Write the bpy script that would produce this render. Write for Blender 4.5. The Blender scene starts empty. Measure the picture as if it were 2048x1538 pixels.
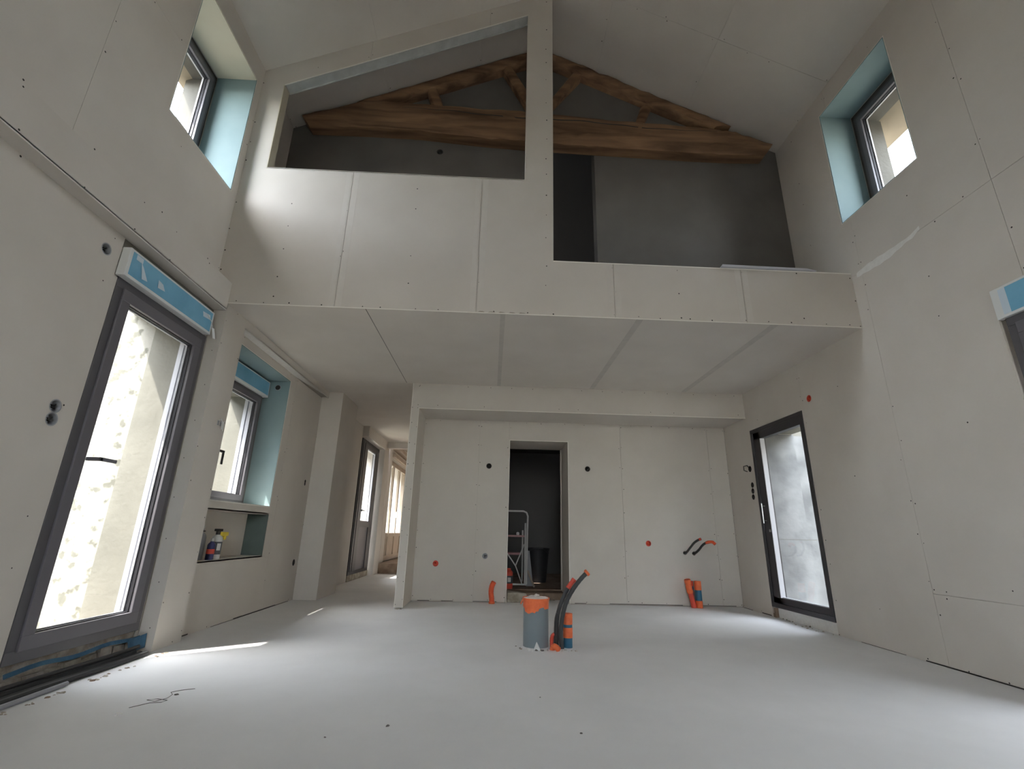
import bpy, bmesh, math, random
from mathutils import Vector, Matrix
random.seed(7)
SC = bpy.context.scene
COL = SC.collection

# ------------------------------------------------------------------ camera
cam_d = bpy.data.cameras.new('camera'); cam = bpy.data.objects.new('camera', cam_d); COL.objects.link(cam)
cam_d.sensor_width = 36.0; cam_d.lens = 953.97 / 2048 * 36.0; cam_d.clip_start = 0.02; cam_d.clip_end = 300
pi_, ya_, ro_ = 0.3036, 0.0353, 0.0236
fw = Vector((math.sin(ya_) * math.cos(pi_), math.cos(ya_) * math.cos(pi_), math.sin(pi_)))
rt = Vector((math.cos(ya_), -math.sin(ya_), 0)); up = rt.cross(fw)
r2 = math.cos(ro_) * rt + math.sin(ro_) * up; u2 = -math.sin(ro_) * rt + math.cos(ro_) * up
mw = Matrix((r2, u2, -fw)).transposed().to_4x4(); mw.translation = Vector((0, 0, 0.84))
cam.matrix_world = mw
SC.camera = cam

# ------------------------------------------------------------------ light
SUN_DIR = Vector((0.54, 0.389, -1.0)).normalized()
w = bpy.data.worlds.new('world'); SC.world = w; w.use_nodes = True
nt = w.node_tree; bg = nt.nodes['Background']
sky = nt.nodes.new('ShaderNodeTexSky'); sky.sky_type = 'NISHITA'; sky.sun_disc = False
sky.sun_elevation = math.asin(-SUN_DIR.z); sky.sun_rotation = math.atan2(-SUN_DIR.x, -SUN_DIR.y)
sky.air_density = 1.0; sky.dust_density = 1.0; sky.ozone_density = 1.0
hs = nt.nodes.new('ShaderNodeHueSaturation'); hs.inputs['Saturation'].default_value = 0.3
nt.links.new(sky.outputs[0], hs.inputs['Color']); nt.links.new(hs.outputs[0], bg.inputs['Color'])
bg.inputs['Strength'].default_value = 4.0
sd = bpy.data.lights.new('sun', 'SUN'); sd.energy = 14.0; sd.angle = 0.01; sd.color = (1.0, 0.95, 0.88)
sun = bpy.data.objects.new('sun', sd); COL.objects.link(sun)
sun.rotation_euler = SUN_DIR.to_track_quat('-Z', 'Y').to_euler(); sun.location = (-6, -4, 12)
SC.view_settings.view_transform = 'Standard'; SC.view_settings.look = 'None'
SC.view_settings.gamma = 1.0; SC.view_settings.use_curve_mapping = False
SC.view_settings.exposure = 0.47
SC.cycles.max_bounces = 14; SC.cycles.diffuse_bounces = 10; SC.cycles.transparent_max_bounces = 16
SC.cycles.sample_clamp_indirect = 6.0; SC.cycles.caustics_reflective = False; SC.cycles.caustics_refractive = False

# ------------------------------------------------------------------ materials
def mat(name, col, rough=0.8, col2=None, scale=6.0, bump=0.0, bscale=60.0, metal=0.0, detail=4.0, spec=0.3, stops=(0.35, 0.65)):
    m = bpy.data.materials.new(name); m.use_nodes = True; n = m.node_tree.nodes; l = m.node_tree.links
    b = n['Principled BSDF']; b.inputs['Roughness'].default_value = rough; b.inputs['Metallic'].default_value = metal
    b.inputs['Specular IOR Level'].default_value = spec
    b.inputs['Base Color'].default_value = (*col, 1)
    tc = n.new('ShaderNodeTexCoord')
    if col2:
        t = n.new('ShaderNodeTexNoise'); t.inputs['Scale'].default_value = scale; t.inputs['Detail'].default_value = detail
        r = n.new('ShaderNodeValToRGB'); r.color_ramp.elements[0].color = (*col, 1); r.color_ramp.elements[1].color = (*col2, 1)
        r.color_ramp.elements[0].position = stops[0]; r.color_ramp.elements[1].position = stops[1]
        l.new(tc.outputs['Object'], t.inputs['Vector']); l.new(t.outputs['Fac'], r.inputs['Fac']); l.new(r.outputs['Color'], b.inputs['Base Color'])
    if bump:
        t2 = n.new('ShaderNodeTexNoise'); t2.inputs['Scale'].default_value = bscale; t2.inputs['Detail'].default_value = 5
        bp = n.new('ShaderNodeBump'); bp.inputs['Strength'].default_value = bump; bp.inputs['Distance'].default_value = 0.01
        l.new(tc.outputs['Object'], t2.inputs['Vector']); l.new(t2.outputs['Fac'], bp.inputs['Height']); l.new(bp.outputs['Normal'], b.inputs['Normal'])
    return m
M = {}
M['board'] = mat('plasterboard paper', (0.595, 0.56, 0.512), 0.85, (0.63, 0.595, 0.547), 2.2)
M['loft'] = mat('shade-darkened board', (0.13, 0.123, 0.113), 0.9, (0.155, 0.147, 0.136), 2.0)  # darker than the other boards; the loft's shade is put into the colour
M['core'] = mat('plaster core', (0.50, 0.47, 0.43), 0.9)
M['white'] = mat('white plaster', (0.78, 0.77, 0.74), 0.7, (0.72, 0.71, 0.68), 30, 0.1)
M['bead'] = mat('corner bead paper', (0.86, 0.84, 0.78), 0.6)
M['green'] = mat('green moisture board', (0.21, 0.29, 0.30), 0.75, (0.235, 0.315, 0.325), 3)
M['greenwarm'] = mat('green board sun-warmed', (0.58, 0.53, 0.42), 0.75, (0.60, 0.56, 0.45), 3)  # green board with warm bounce from the sunlit sill put in its colour
M['darkgreen'] = mat('dark green board', (0.105, 0.14, 0.125), 0.8, (0.125, 0.16, 0.145), 8)
M['seal'] = mat('seal strip', (0.10, 0.11, 0.12), 0.6)
M['sky_blue'] = mat('blue protective film', (0.16, 0.40, 0.58), 0.35, (0.20, 0.46, 0.64), 5, 0.3, 12)
M['filmwhite'] = mat('white shutter box', (0.72, 0.74, 0.74), 0.5)
M['tapewhite'] = mat('frosted tape', (0.62, 0.72, 0.80), 0.4)
M['alu'] = mat('dark grey window aluminium', (0.085, 0.083, 0.09), 0.42, spec=0.5)
M['alu2'] = mat('sash grey aluminium', (0.13, 0.125, 0.14), 0.42, spec=0.5)
M['alublack'] = mat('black aluminium', (0.028, 0.027, 0.032), 0.4, spec=0.5)
M['rail'] = mat('light guide rail', (0.52, 0.53, 0.57), 0.4, spec=0.5)
M['gasket'] = mat('rubber gasket', (0.02, 0.02, 0.025), 0.6)
M['steel'] = mat('galvanised steel', (0.52, 0.54, 0.53), 0.5, (0.60, 0.62, 0.61), 9, metal=0.2)
M['handle'] = mat('brushed metal handle', (0.55, 0.55, 0.56), 0.3, metal=0.8)
M['darkhandle'] = mat('dark handle', (0.06, 0.058, 0.06), 0.4)
M['screw'] = mat('black screw head', (0.035, 0.03, 0.028), 0.6)
M['render'] = mat('rough lime render', (0.13, 0.127, 0.105), 0.95, (0.27, 0.262, 0.23), 13, 0.5, 25, detail=14, stops=(0.38, 0.47))
M['render2'] = mat('pale render', (0.19, 0.184, 0.158), 0.95, (0.155, 0.15, 0.128), 3, 0.3, 30)
M['revealgrey'] = mat('darkened outer reveal', (0.115, 0.11, 0.098), 0.95, (0.095, 0.09, 0.08), 4, 0.3, 30)  # render darkened to take down the sunlight on the high window reveals
M['concrete'] = mat('pale concrete wall', (0.20, 0.205, 0.205), 0.9, (0.11, 0.114, 0.116), 3.5, 0.4, 14, detail=8)
M['ground'] = mat('outside ground', (0.24, 0.23, 0.19), 0.95, (0.30, 0.285, 0.24), 2, 0.5, 20)
M['terra'] = mat('terracotta tile', (0.55, 0.26, 0.17), 0.85, (0.62, 0.33, 0.22), 10)
M['eave'] = mat('cream eave board', (0.32, 0.27, 0.20), 0.8, (0.29, 0.245, 0.185), 6)
M['dust'] = mat('site rubble', (0.46, 0.43, 0.38), 0.95, (0.30, 0.26, 0.21), 18, 0.8, 60)
M['brown'] = mat('bare earth step', (0.19, 0.13, 0.095), 0.95, (0.30, 0.23, 0.17), 7, 0.8, 30)
M['stone'] = mat('dusty stone', (0.42, 0.39, 0.32), 0.95, (0.26, 0.23, 0.18), 14, 0.9, 40)
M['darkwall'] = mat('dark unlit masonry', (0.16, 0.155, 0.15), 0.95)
M['orange'] = mat('orange tape', (0.86, 0.20, 0.075), 0.45, (0.78, 0.16, 0.06), 30, 0.4, 40)
M['red'] = mat('red conduit', (0.66, 0.09, 0.06), 0.5)
M['redorange'] = mat('orange red conduit', (0.80, 0.13, 0.05), 0.5, (0.66, 0.09, 0.04), 18)
M['black'] = mat('black conduit', (0.035, 0.035, 0.035), 0.45)
M['greycond'] = mat('dark grey conduit', (0.05, 0.052, 0.054), 0.42)
M['pvc'] = mat('grey pvc', (0.175, 0.215, 0.235), 0.38, (0.20, 0.24, 0.26), 5, spec=0.5)
M['bluepipe'] = mat('blue pipe', (0.035, 0.13, 0.21), 0.4)
M['fabric'] = mat('white fabric', (0.80, 0.74, 0.70), 0.9, (0.72, 0.66, 0.62), 30, 0.6, 80)
M['recess'] = mat('box interior', (0.045, 0.042, 0.04), 0.8)
M['greyplastic'] = mat('grey plastic', (0.33, 0.34, 0.36), 0.5)
M['membrane'] = mat('blue membrane', (0.02, 0.07, 0.13), 0.6, (0.04, 0.11, 0.18), 12, 0.5, 40)
M['yellow'] = mat('yellow plastic', (0.75, 0.58, 0.06), 0.45)
M['bottle'] = mat('white bottle', (0.66, 0.66, 0.64), 0.35)
M['labeldark'] = mat('dark label', (0.08, 0.09, 0.10), 0.5)
M['navy'] = mat('navy can', (0.04, 0.045, 0.13), 0.4)
M['tube'] = mat('white tube', (0.62, 0.62, 0.60), 0.4)
M['pinkboard'] = mat('pink shelf', (0.52, 0.30, 0.30), 0.7)
M['doorwood'] = mat('pale wooden door', (0.36, 0.30, 0.235), 0.6, (0.41, 0.35, 0.28), 4)
M['chip'] = mat('plaster chip', (0.72, 0.71, 0.69), 0.8)
M['thread'] = mat('grey thread', (0.16, 0.15, 0.14), 0.8)
M['darkbin'] = mat('black bin plastic', (0.03, 0.03, 0.033), 0.5)

def wood_mat():
    m = bpy.data.materials.new('old oak'); m.use_nodes = True; n = m.node_tree.nodes; l = m.node_tree.links
    b = n['Principled BSDF']; b.inputs['Roughness'].default_value = 0.8; b.inputs['Specular IOR Level'].default_value = 0.2
    tc = n.new('ShaderNodeTexCoord'); mp = n.new('ShaderNodeMapping'); mp.inputs['Scale'].default_value = (0.45, 4, 4)
    t = n.new('ShaderNodeTexNoise'); t.inputs['Scale'].default_value = 2.4; t.inputs['Detail'].default_value = 8; t.inputs['Distortion'].default_value = 0.6
    r = n.new('ShaderNodeValToRGB'); e = r.color_ramp.elements
    e[0].position = 0.3; e[0].color = (0.10, 0.058, 0.036, 1); e[1].position = 0.7; e[1].color = (0.31, 0.185, 0.105, 1)
    k = r.color_ramp.elements.new(0.5); k.color = (0.21, 0.125, 0.075, 1)
    bp = n.new('ShaderNodeBump'); bp.inputs['Strength'].default_value = 0.7; bp.inputs['Distance'].default_value = 0.015
    l.new(tc.outputs['Object'], mp.inputs['Vector']); l.new(mp.outputs[0], t.inputs['Vector']); l.new(t.outputs['Fac'], r.inputs['Fac'])
    l.new(r.outputs[0], b.inputs['Base Color']); l.new(t.outputs['Fac'], bp.inputs['Height']); l.new(bp.outputs[0], b.inputs['Normal'])
    return m
M['wood'] = wood_mat()

def floor_mat():
    m = bpy.data.materials.new('pale screed'); m.use_nodes = True; n = m.node_tree.nodes; l = m.node_tree.links
    b = n['Principled BSDF']; b.inputs['Roughness'].default_value = 0.62; b.inputs['Specular IOR Level'].default_value = 0.35
    tc = n.new('ShaderNodeTexCoord')
    t = n.new('ShaderNodeTexNoise'); t.inputs['Scale'].default_value = 1.1; t.inputs['Detail'].default_value = 9; t.inputs['Roughness'].default_value = 0.62
    r = n.new('ShaderNodeValToRGB'); e = r.color_ramp.elements
    e[0].position = 0.3; e[0].color = (0.70, 0.705, 0.705, 1); e[1].position = 0.7; e[1].color = (0.79, 0.795, 0.795, 1)
    t2 = n.new('ShaderNodeTexNoise'); t2.inputs['Scale'].default_value = 35; t2.inputs['Detail'].default_value = 4
    bp = n.new('ShaderNodeBump'); bp.inputs['Strength'].default_value = 0.15; bp.inputs['Distance'].default_value = 0.004
    l.new(tc.outputs['Object'], t.inputs['Vector']); l.new(t.outputs['Fac'], r.inputs['Fac']); l.new(r.outputs[0], b.inputs['Base Color'])
    l.new(tc.outputs['Object'], t2.inputs['Vector']); l.new(t2.outputs['Fac'], bp.inputs['Height']); l.new(bp.outputs[0], b.inputs['Normal'])
    return m
M['floor'] = floor_mat()

def glass_mat():
    m = bpy.data.materials.new('window glass'); m.use_nodes = True; n = m.node_tree.nodes; l = m.node_tree.links
    n.remove(n['Principled BSDF']); out = n['Material Output']
    tr = n.new('ShaderNodeBsdfTransparent'); tr.inputs[0].default_value = (0.93, 0.935, 0.93, 1)
    gl = n.new('ShaderNodeBsdfGlossy'); gl.inputs['Roughness'].default_value = 0.02
    lw = n.new('ShaderNodeLayerWeight'); lw.inputs['Blend'].default_value = 0.5
    pw = n.new('ShaderNodeMath'); pw.operation = 'POWER'; pw.inputs[1].default_value = 4.0; l.new(lw.outputs['Facing'], pw.inputs[0])
    fr = n.new('ShaderNodeMapRange'); fr.inputs['To Min'].default_value = 0.025; fr.inputs['To Max'].default_value = 0.15; l.new(pw.outputs[0], fr.inputs['Value'])
    mx = n.new('ShaderNodeMixShader'); l.new(fr.outputs[0], mx.inputs[0]); l.new(tr.outputs[0], mx.inputs[1]); l.new(gl.outputs[0], mx.inputs[2])
    l.new(mx.outputs[0], out.inputs['Surface'])
    return m
M['glass'] = glass_mat()

# ------------------------------------------------------------------ helpers
def tag(o, label=None, cat=None, group=None, kind=None):
    if label: o['label'] = label
    if cat: o['category'] = cat
    if group: o['group'] = group
    if kind: o['kind'] = kind
    return o
def empty(name, loc, label, cat, group=None, kind=None, rz=0.0):
    o = bpy.data.objects.new(name, None); COL.objects.link(o); o.location = loc; o.rotation_euler = (0, 0, rz); o.empty_display_size = 0.1
    return tag(o, label, cat, group, kind)
class MB:
    def __init__(s): s.v = []; s.f = []
    def add(s, vs, fs):
        b = len(s.v); s.v += [tuple(v) for v in vs]; s.f += [tuple(b + i for i in f) for f in fs]; return s
    def box(s, x0, x1, y0, y1, z0, z1):
        x0, x1 = sorted((x0, x1)); y0, y1 = sorted((y0, y1)); z0, z1 = sorted((z0, z1))
        return s.add([(x0, y0, z0), (x1, y0, z0), (x1, y1, z0), (x0, y1, z0), (x0, y0, z1), (x1, y0, z1), (x1, y1, z1), (x0, y1, z1)],
                     [(0, 3, 2, 1), (4, 5, 6, 7), (0, 1, 5, 4), (1, 2, 6, 5), (2, 3, 7, 6), (3, 0, 4, 7)])
    def prism(s, front, back):
        n = len(front); s.add(list(front) + list(back), [tuple(range(n)), tuple(range(2 * n - 1, n - 1, -1))] + [(i, i + n, (i + 1) % n + n, (i + 1) % n) for i in range(n)])
        return s
    def ring_tube(s, path, rad, n=10, cap=True):
        P = [Vector(p) for p in path]; rads = rad if isinstance(rad, (list, tuple)) else [rad] * len(P)
        prev = None; rows = []
        for i, p in enumerate(P):
            t = (P[min(i + 1, len(P) - 1)] - P[max(i - 1, 0)]).normalized()
            a = Vector((0, 0, 1)) if abs(t.z) < 0.9 else Vector((1, 0, 0))
            if prev is None: e1 = t.cross(a).normalized()
            else: e1 = (prev - t * prev.dot(t)).normalized()
            prev = e1; e2 = t.cross(e1)
            rows.append([p + rads[i] * (math.cos(2 * math.pi * k / n) * e1 + math.sin(2 * math.pi * k / n) * e2) for k in range(n)])
        b = len(s.v)
        for r in rows: s.v += [tuple(q) for q in r]
        for i in range(len(P) - 1):
            for k in range(n):
                s.f.append((b + i * n + k, b + i * n + (k + 1) % n, b + (i + 1) * n + (k + 1) % n, b + (i + 1) * n + k))
        if cap:
            s.f.append(tuple(b + k for k in range(n))[::-1]); s.f.append(tuple(b + (len(P) - 1) * n + k for k in range(n)))
        return s
    def lathe(s, prof, c=(0, 0, 0), n=28):
        b = len(s.v)
        for (r, z) in prof:
            for k in range(n):
                a = 2 * math.pi * k / n; s.v.append((c[0] + r * math.cos(a), c[1] + r * math.sin(a), c[2] + z))
        for i in range(len(prof) - 1):
            for k in range(n): s.f.append((b + i * n + k, b + i * n + (k + 1) % n, b + (i + 1) * n + (k + 1) % n, b + (i + 1) * n + k))
        s.f.append(tuple(b + k for k in range(n))[::-1]); s.f.append(tuple(b + (len(prof) - 1) * n + k for k in range(n)))
        return s
    def build(s, name, m, parent=None, smooth=False, bevel=0.0, recalc=True):
        me = bpy.data.meshes.new(name); me.from_pydata(s.v, [], s.f)
        if recalc:
            bm = bmesh.new(); bm.from_mesh(me); bmesh.ops.recalc_face_normals(bm, faces=bm.faces); bm.to_mesh(me); bm.free()
        me.materials.append(M[m]); 
        if smooth: me.shade_smooth()
        o = bpy.data.objects.new(name, me); COL.objects.link(o)
        if smooth and hasattr(me, 'set_sharp_from_angle'): me.set_sharp_from_angle(angle=0.7)
        if bevel:
            md = o.modifiers.new('bevel', 'BEVEL'); md.width = bevel; md.segments = 2; md.limit_method = 'ANGLE'
        if parent:
            o.parent = parent; bpy.context.view_layer.update(); o.matrix_parent_inverse = parent.matrix_world.inverted()
        return o

# convex polygon clipping in 2D
def half(poly, a, b, keep_left=True):
    out = []; n = len(poly)
    def side(p): 
        s_ = (b[0] - a[0]) * (p[1] - a[1]) - (b[1] - a[1]) * (p[0] - a[0]); return s_ if keep_left else -s_
    for i in range(n):
        p, q = poly[i], poly[(i + 1) % n]; sp, sq = side(p), side(q)
        if sp >= 0: out.append(p)
        if (sp > 0 and sq < 0) or (sp < 0 and sq > 0):
            t = sp / (sp - sq); out.append((p[0] + t * (q[0] - p[0]), p[1] + t * (q[1] - p[1])))
    return out
def area(p): return 0.5 * sum(p[i][0] * p[(i + 1) % len(p)][1] - p[(i + 1) % len(p)][0] * p[i][1] for i in range(len(p))) if len(p) > 2 else 0
def ccw(p): return list(p) if area(p) > 0 else list(p)[::-1]
def sub(polys, hole):
    hole = ccw(hole); out = []
    for poly in polys:
        rest = poly
        inter = poly
        for i in range(len(hole)): 
            inter = half(inter, hole[i], hole[(i + 1) % len(hole)])
            if len(inter) < 3: break
        if len(inter) < 3 or abs(area(inter)) < 1e-7: out.append(poly); continue
        for i in range(len(hole)):
            a, b = hole[i], hole[(i + 1) % len(hole)]
            o = half(rest, a, b, False)
            if len(o) > 2 and abs(area(o)) > 1e-7: out.append(o)
            rest = half(rest, a, b)
            if len(rest) < 3: break
    return out
def clip(poly, conv):
    conv = ccw(conv)
    for i in range(len(conv)):
        poly = half(poly, conv[i], conv[(i + 1) % len(conv)])
        if len(poly) < 3: return []
    return poly
def rect(u0, u1, v0, v1): return [(u0, v0), (u1, v0), (u1, v1), (u0, v1)]
def circ(u, v, r, n=16): return [(u + r * math.cos(2 * math.pi * k / n), v + r * math.sin(2 * math.pi * k / n)) for k in range(n)]
def FX(X, s): return lambda u, v, d: (X + s * d, u, v)          # wall in a plane of x; s = direction into the wall
def FY(Y, s=1): return lambda u, v, d: (u, Y + s * d, v)
def FZ(Z, s=1): return lambda u, v, d: (u, v, Z + s * d)
T = 0.0125
def solid(mb, F, outline, holes, d0, d1):
    ps = [ccw(outline)]
    for h in holes: ps = sub(ps, h)
    for p in ps: mb.prism([F(u, v, d0) for u, v in p], [F(u, v, d1) for u, v in p])
    return mb
def inside(p, poly, mrg=0.0):
    poly = ccw(poly)
    for i in range(len(poly)):
        a, b = poly[i], poly[(i + 1) % len(poly)]; L = math.hypot(b[0] - a[0], b[1] - a[1])
        if ((b[0] - a[0]) * (p[1] - a[1]) - (b[1] - a[1]) * (p[0] - a[0])) / L < mrg: return False
    return True
def boards(parent, F, outline, holes, ucuts, vcuts, gap=0.003, m='board', name='plasterboard_panel', screws=True, step=0.28, drop=0.35, mid=True, rs=0.0052):
    outline = ccw(outline); us = [p[0] for p in outline]; vs = [p[1] for p in outline]
    U = [min(us) - gap] + sorted(c for c in ucuts if min(us) < c < max(us)) + [max(us) + gap]
    sc = MB()
    for i in range(len(U) - 1):
        vc = vcuts[i] if (vcuts and isinstance(vcuts[0], (list, tuple))) else vcuts
        V = [min(vs) - gap] + sorted(c for c in vc if min(vs) < c < max(vs)) + [max(vs) + gap]
        for j in range(len(V) - 1):
            cell = clip(rect(U[i] + gap / 2, U[i + 1] - gap / 2, V[j] + gap / 2, V[j + 1] - gap / 2), outline)
            if len(cell) < 3 or area(cell) < 1e-4: continue
            ps = [cell]
            for h in holes: ps = sub(ps, h)
            if not ps: continue
            mb = MB()
            for p in ps: mb.prism([F(u, v, 0.0) for u, v in p], [F(u, v, T) for u, v in p])
            mb.build(name, m, parent)
            if screws:
                pts = []
                u0, u1, v0, v1 = U[i], U[i + 1], V[j], V[j + 1]
                cols = [u0 + 0.018, u1 - 0.018] + ([0.5 * (u0 + u1)] if mid and u1 - u0 > 0.7 else [])
                for c in cols:
                    k = v0 + 0.05
                    while k < v1 - 0.02: pts.append((c + random.uniform(-.006, .006), k + random.uniform(-.04, .04))); k += step
                for c in (v0 + 0.02, v1 - 0.02):
                    k = u0 + 0.2
                    while k < u1 - 0.1: pts.append((k + random.uniform(-.05, .05), c + random.uniform(-.006, .006))); k += step
                for p in pts:
                    if random.random() < drop or not inside(p, cell, 0.008) or any(inside(p, h, -0.012) for h in holes): continue
                    r = rs * random.uniform(0.7, 1.25); pg = circ(p[0], p[1], r, 6)
                    sc.add([F(a, b, -0.0006) for a, b in pg], [(0, 1, 2, 3, 4, 5)])
    if sc.v: tag(sc.build('screw_head', 'screw', parent, recalc=False), kind='stuff')

def bar(mb, F, u0, u1, v0, v1, d0, d1): mb.prism([F(a, b, d0) for a, b in rect(u0, u1, v0, v1)], [F(a, b, d1) for a, b in rect(u0, u1, v0, v1)]); return mb
def ringbars(mb, F, u0, u1, v0, v1, wd, d0, d1):
    bar(mb, F, u0, u1, v1 - wd, v1, d0, d1); bar(mb, F, u0, u1, v0, v0 + wd, d0, d1)
    bar(mb, F, u0, u0 + wd, v0 + wd, v1 - wd, d0, d1); bar(mb, F, u1 - wd, u1, v0 + wd, v1 - wd, d0, d1); return mb
def window_unit(root, F, u0, u1, v0, v1, d, fm='alu', sm='alu2', fw_=0.05, sw=0.06, rail=True, dep=0.07, glassd=0.035, bot=0.0):
    fr = ringbars(MB(), F, u0, u1, v0, v1, fw_, d, d + dep).build('frame', fm, root, bevel=0.002)
    a = fw_ - 0.008
    ringbars(MB(), F, u0 + a, u1 - a, v0 + a, v1 - a, sw, d - 0.012, d + 0.05).build('sash', sm, root, bevel=0.003)
    g = a + sw
    ringbars(MB(), F, u0 + g - .001, u1 - g + .001, v0 + g - .001, v1 - g + .001, 0.006, d + 0.012, d + 0.03).build('gasket', 'gasket', root)
    bar(MB(), F, u0 + g - 0.004, u1 - g + 0.004, v0 + g - 0.004, v1 - g + 0.004, d + glassd, d + glassd + 0.004).build('glass_pane', 'glass', root)
    ringbars(MB(), F, u0 + g - .002, u1 - g + .002, v0 + g - .002, v1 - g + .002, 0.012, d + glassd + 0.006, d + glassd + 0.02).build('spacer_bar', 'rail', root)
    if rail:
        for q in (0, 1):
            uu0, uu1 = (u0 + 0.0, u0 + 0.055) if q == 0 else (u1 - 0.055, u1)
            mb = MB(); bar(mb, F, uu0, uu1, v0 + 0.03, v1, d + dep + 0.002, d + dep + 0.035); bar(mb, F, uu0, uu1, v0 + 0.03, v1, d + dep + 0.05, d + dep + 0.085)
            bar(mb, F, uu0 if q == 0 else uu0 + 0.02, uu0 + 0.035 if q == 0 else uu1, v0 + 0.03, v1, d + dep + 0.034, d + dep + 0.051)
            mb.build('guide_rail', 'rail', root)
    return fr

ROOF = lambda x: 5.322 + 0.4733 * (x + 2.474) if x < 0.41 else 5.322 + 0.4733 * (3.29 - x)
RZ = ROOF(0.41)

# ================================================================== SETTING
YR = -3.6     # rear wall, behind the camera
# ---- floor
floor = tag(MB().box(-2.62, 3.42, YR - 0.3, 6.62, -0.12, 0).box(-2.75, -0.95, 6.62, 10.62, -0.12, 0).build('floor', 'floor'), 'pale grey screed floor of the room', 'floor', kind='structure')
MB().box(0.0, 1.3, 6.6, 7.28, -0.12, -0.002).build('threshold', 'floor', floor)
# far room and back room floors
MB().box(-2.75, 0.8, 10.62, 15.6, -0.12, 0.20).build('raised_floor', 'brown', floor)
MB().box(-0.9, 3.4, 7.30, 10.3, -0.12, 0.10).build('raised_floor', 'brown', floor)

# ---- left wall
WL = MB()
holes_door1 = [rect(2.82, 3.80, 0.0, 2.62)]
F = FX(-2.44, -1)
boxes_near = [(2.676, 2.469, 0.036), (2.670, 1.461, 0.036), (2.671, 1.387, 0.036)]
hn = holes_door1 + [circ(a, b, r) for a, b, r in boxes_near]
outn = rect(YR, 3.83, 0, 2.62)
solid(WL, F, outn, hn, T, 0.64)
# upper part of the left wall, with the high window
FU = FX(-2.474, -1); outu = rect(YR, 4.56, 2.988, 5.33); hu = [rect(2.85, 3.735, 3.765, 5.09)]
solid(WL, FU, outu, hu, T, 0.606)
# band behind the boxed-in beam
prof = [(-2.336 - T, 2.62 + T), (-2.336 - T, 2.876), (-2.474 - T, 2.988), (-3.08, 2.988), (-3.08, 2.62 + T)]
WL.prism([(x, YR, z) for x, z in prof], [(x, 3.822, z) for x, z in prof])
# pilaster, bay, jog
FP = FX(-2.336, -1)
WL.box(-3.08, -2.336 - T, 3.83 + T, 4.16, 0, 3.0)
WL.box(-3.08, -2.336 - T, 4.16, 6.56, 2.60 + T, 3.0)
FB = FX(-2.43, -1)
win2 = rect(4.27, 5.50, 1.057, 2.512); nic = rect(4.24, 5.508, 0.56, 0.985)
hb = [win2, nic, circ(6.408, 0.442, 0.036), circ(6.392, 1.43, 0.02), circ(6.392, 1.40, 0.02)]
outb = rect(4.16, 6.56, 0, 2.60)
solid(WL, FB, outb, hb, T, 0.65)
WL.box(-3.08, -2.14 - T, 6.55 + T, 7.3, 0, 2.70)
# hall part
FH = FX(-2.42, -1)
WL.box(-3.08, -2.42 - T, 7.3, 8.78, 0, 2.70)
FH2 = FX(-2.30, -1)
solid(WL, FH2, rect(8.78, 13.6, 0, 2.9), [rect(8.78, 10.2, 0.0, 2.50), rect(11.02, 13.2, 0.2, 2.46)], T, 0.7)
wall_left = tag(WL.build('wall_left', 'core'), 'long left wall with the tall glass door, the bay window and the high window', 'wall', kind='structure')
boards(wall_left, F, outn, hn + [rect(2.812, 3.84, 0, 2.62), rect(2.782, 3.84, 2.35, 2.62)], [-2.4, -1.2, 0.0, 0.77, 1.6], [], gap=0.002, drop=0.45)
boards(wall_left, FU, rect(YR, 3.822, 2.988, 5.33), hu, [-2.4, -1.2, 0, 1.2, 2.28], [4.35], gap=0.002, drop=0.5)
boards(wall_left, FU, rect(3.93, 4.55, 2.988, 5.33), [], [], [], gap=0.002, screws=False)
# box: front face, sloping top, underside
bx = FX(-2.336, -1)
boards(wall_left, bx, rect(YR, 3.822, 2.62, 2.876), [], [-1.2, 1.3], [], gap=0.0015, drop=0.2, mid=False, step=0.4)
mb = MB(); pr_ = [(-2.336, 2.876), (-2.474, 2.988), (-2.474 - T, 2.988 - T), (-2.336 - T, 2.876 - T)]
mb.prism([(x, YR, z) for x, z in pr_], [(x, 3.822, z) for x, z in pr_]); mb.build('sloping_panel', 'board', wall_left)
MB().box(-2.45, -2.336, YR, 3.822, 2.62 - 0.001, 2.62 + T).build('underside_panel', 'board', wall_left)
MB().box(-2.3385, -2.3335, YR, 3.822, 2.618, 2.6235).build('corner_bead', 'bead', wall_left)
# pilaster boards
boards(wall_left, FP, rect(3.83, 4.16, 0, 2.688), [], [], [], screws=True, mid=False, drop=0.3)
MB().box(-2.336 - T, -2.45, 3.83, 3.83 + T, 0.0, 2.62).build('reveal_board', 'board', wall_left)
MB().box(-2.336 - T, -2.43 - T, 4.16 - T, 4.16, 0.0, 2.6).build('reveal_board', 'board', wall_left)
sc = MB()
for k in range(8): sc.add([(-2.40 + 0.02 * math.cos(k) + .004 * math.cos(a * 1.047), 3.8292, 0.15 + 0.3 * k + .004 * math.sin(a * 1.047)) for a in range(6)], [(0, 1, 2, 3, 4, 5)])
tag(sc.build('screw_head', 'screw', wall_left, recalc=False), kind='stuff')
# band over the bay and the head strip
boards(wall_left, FP, rect(4.16, 6.55, 2.60, 2.688), [], [], [], screws=False)
MB().prism([(-2.336, 4.16, 2.6), (-2.43, 4.16, 2.6), (-2.43, 5.60, 2.6), (-2.336, 6.5, 2.6)], [(-2.336, 4.16, 2.6 + T), (-2.43, 4.16, 2.6 + T), (-2.43, 5.60, 2.6 + T), (-2.336, 6.5, 2.6 + T)]).build('head_strip', 'white', wall_left)
MB().box(-2.338, -2.3335, 4.16, 6.5, 2.598, 2.603).build('corner_bead', 'bead', wall_left)
boards(wall_left, FB, outb, hb, [5.66], [], gap=0.002, mid=False, drop=0.6)
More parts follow.
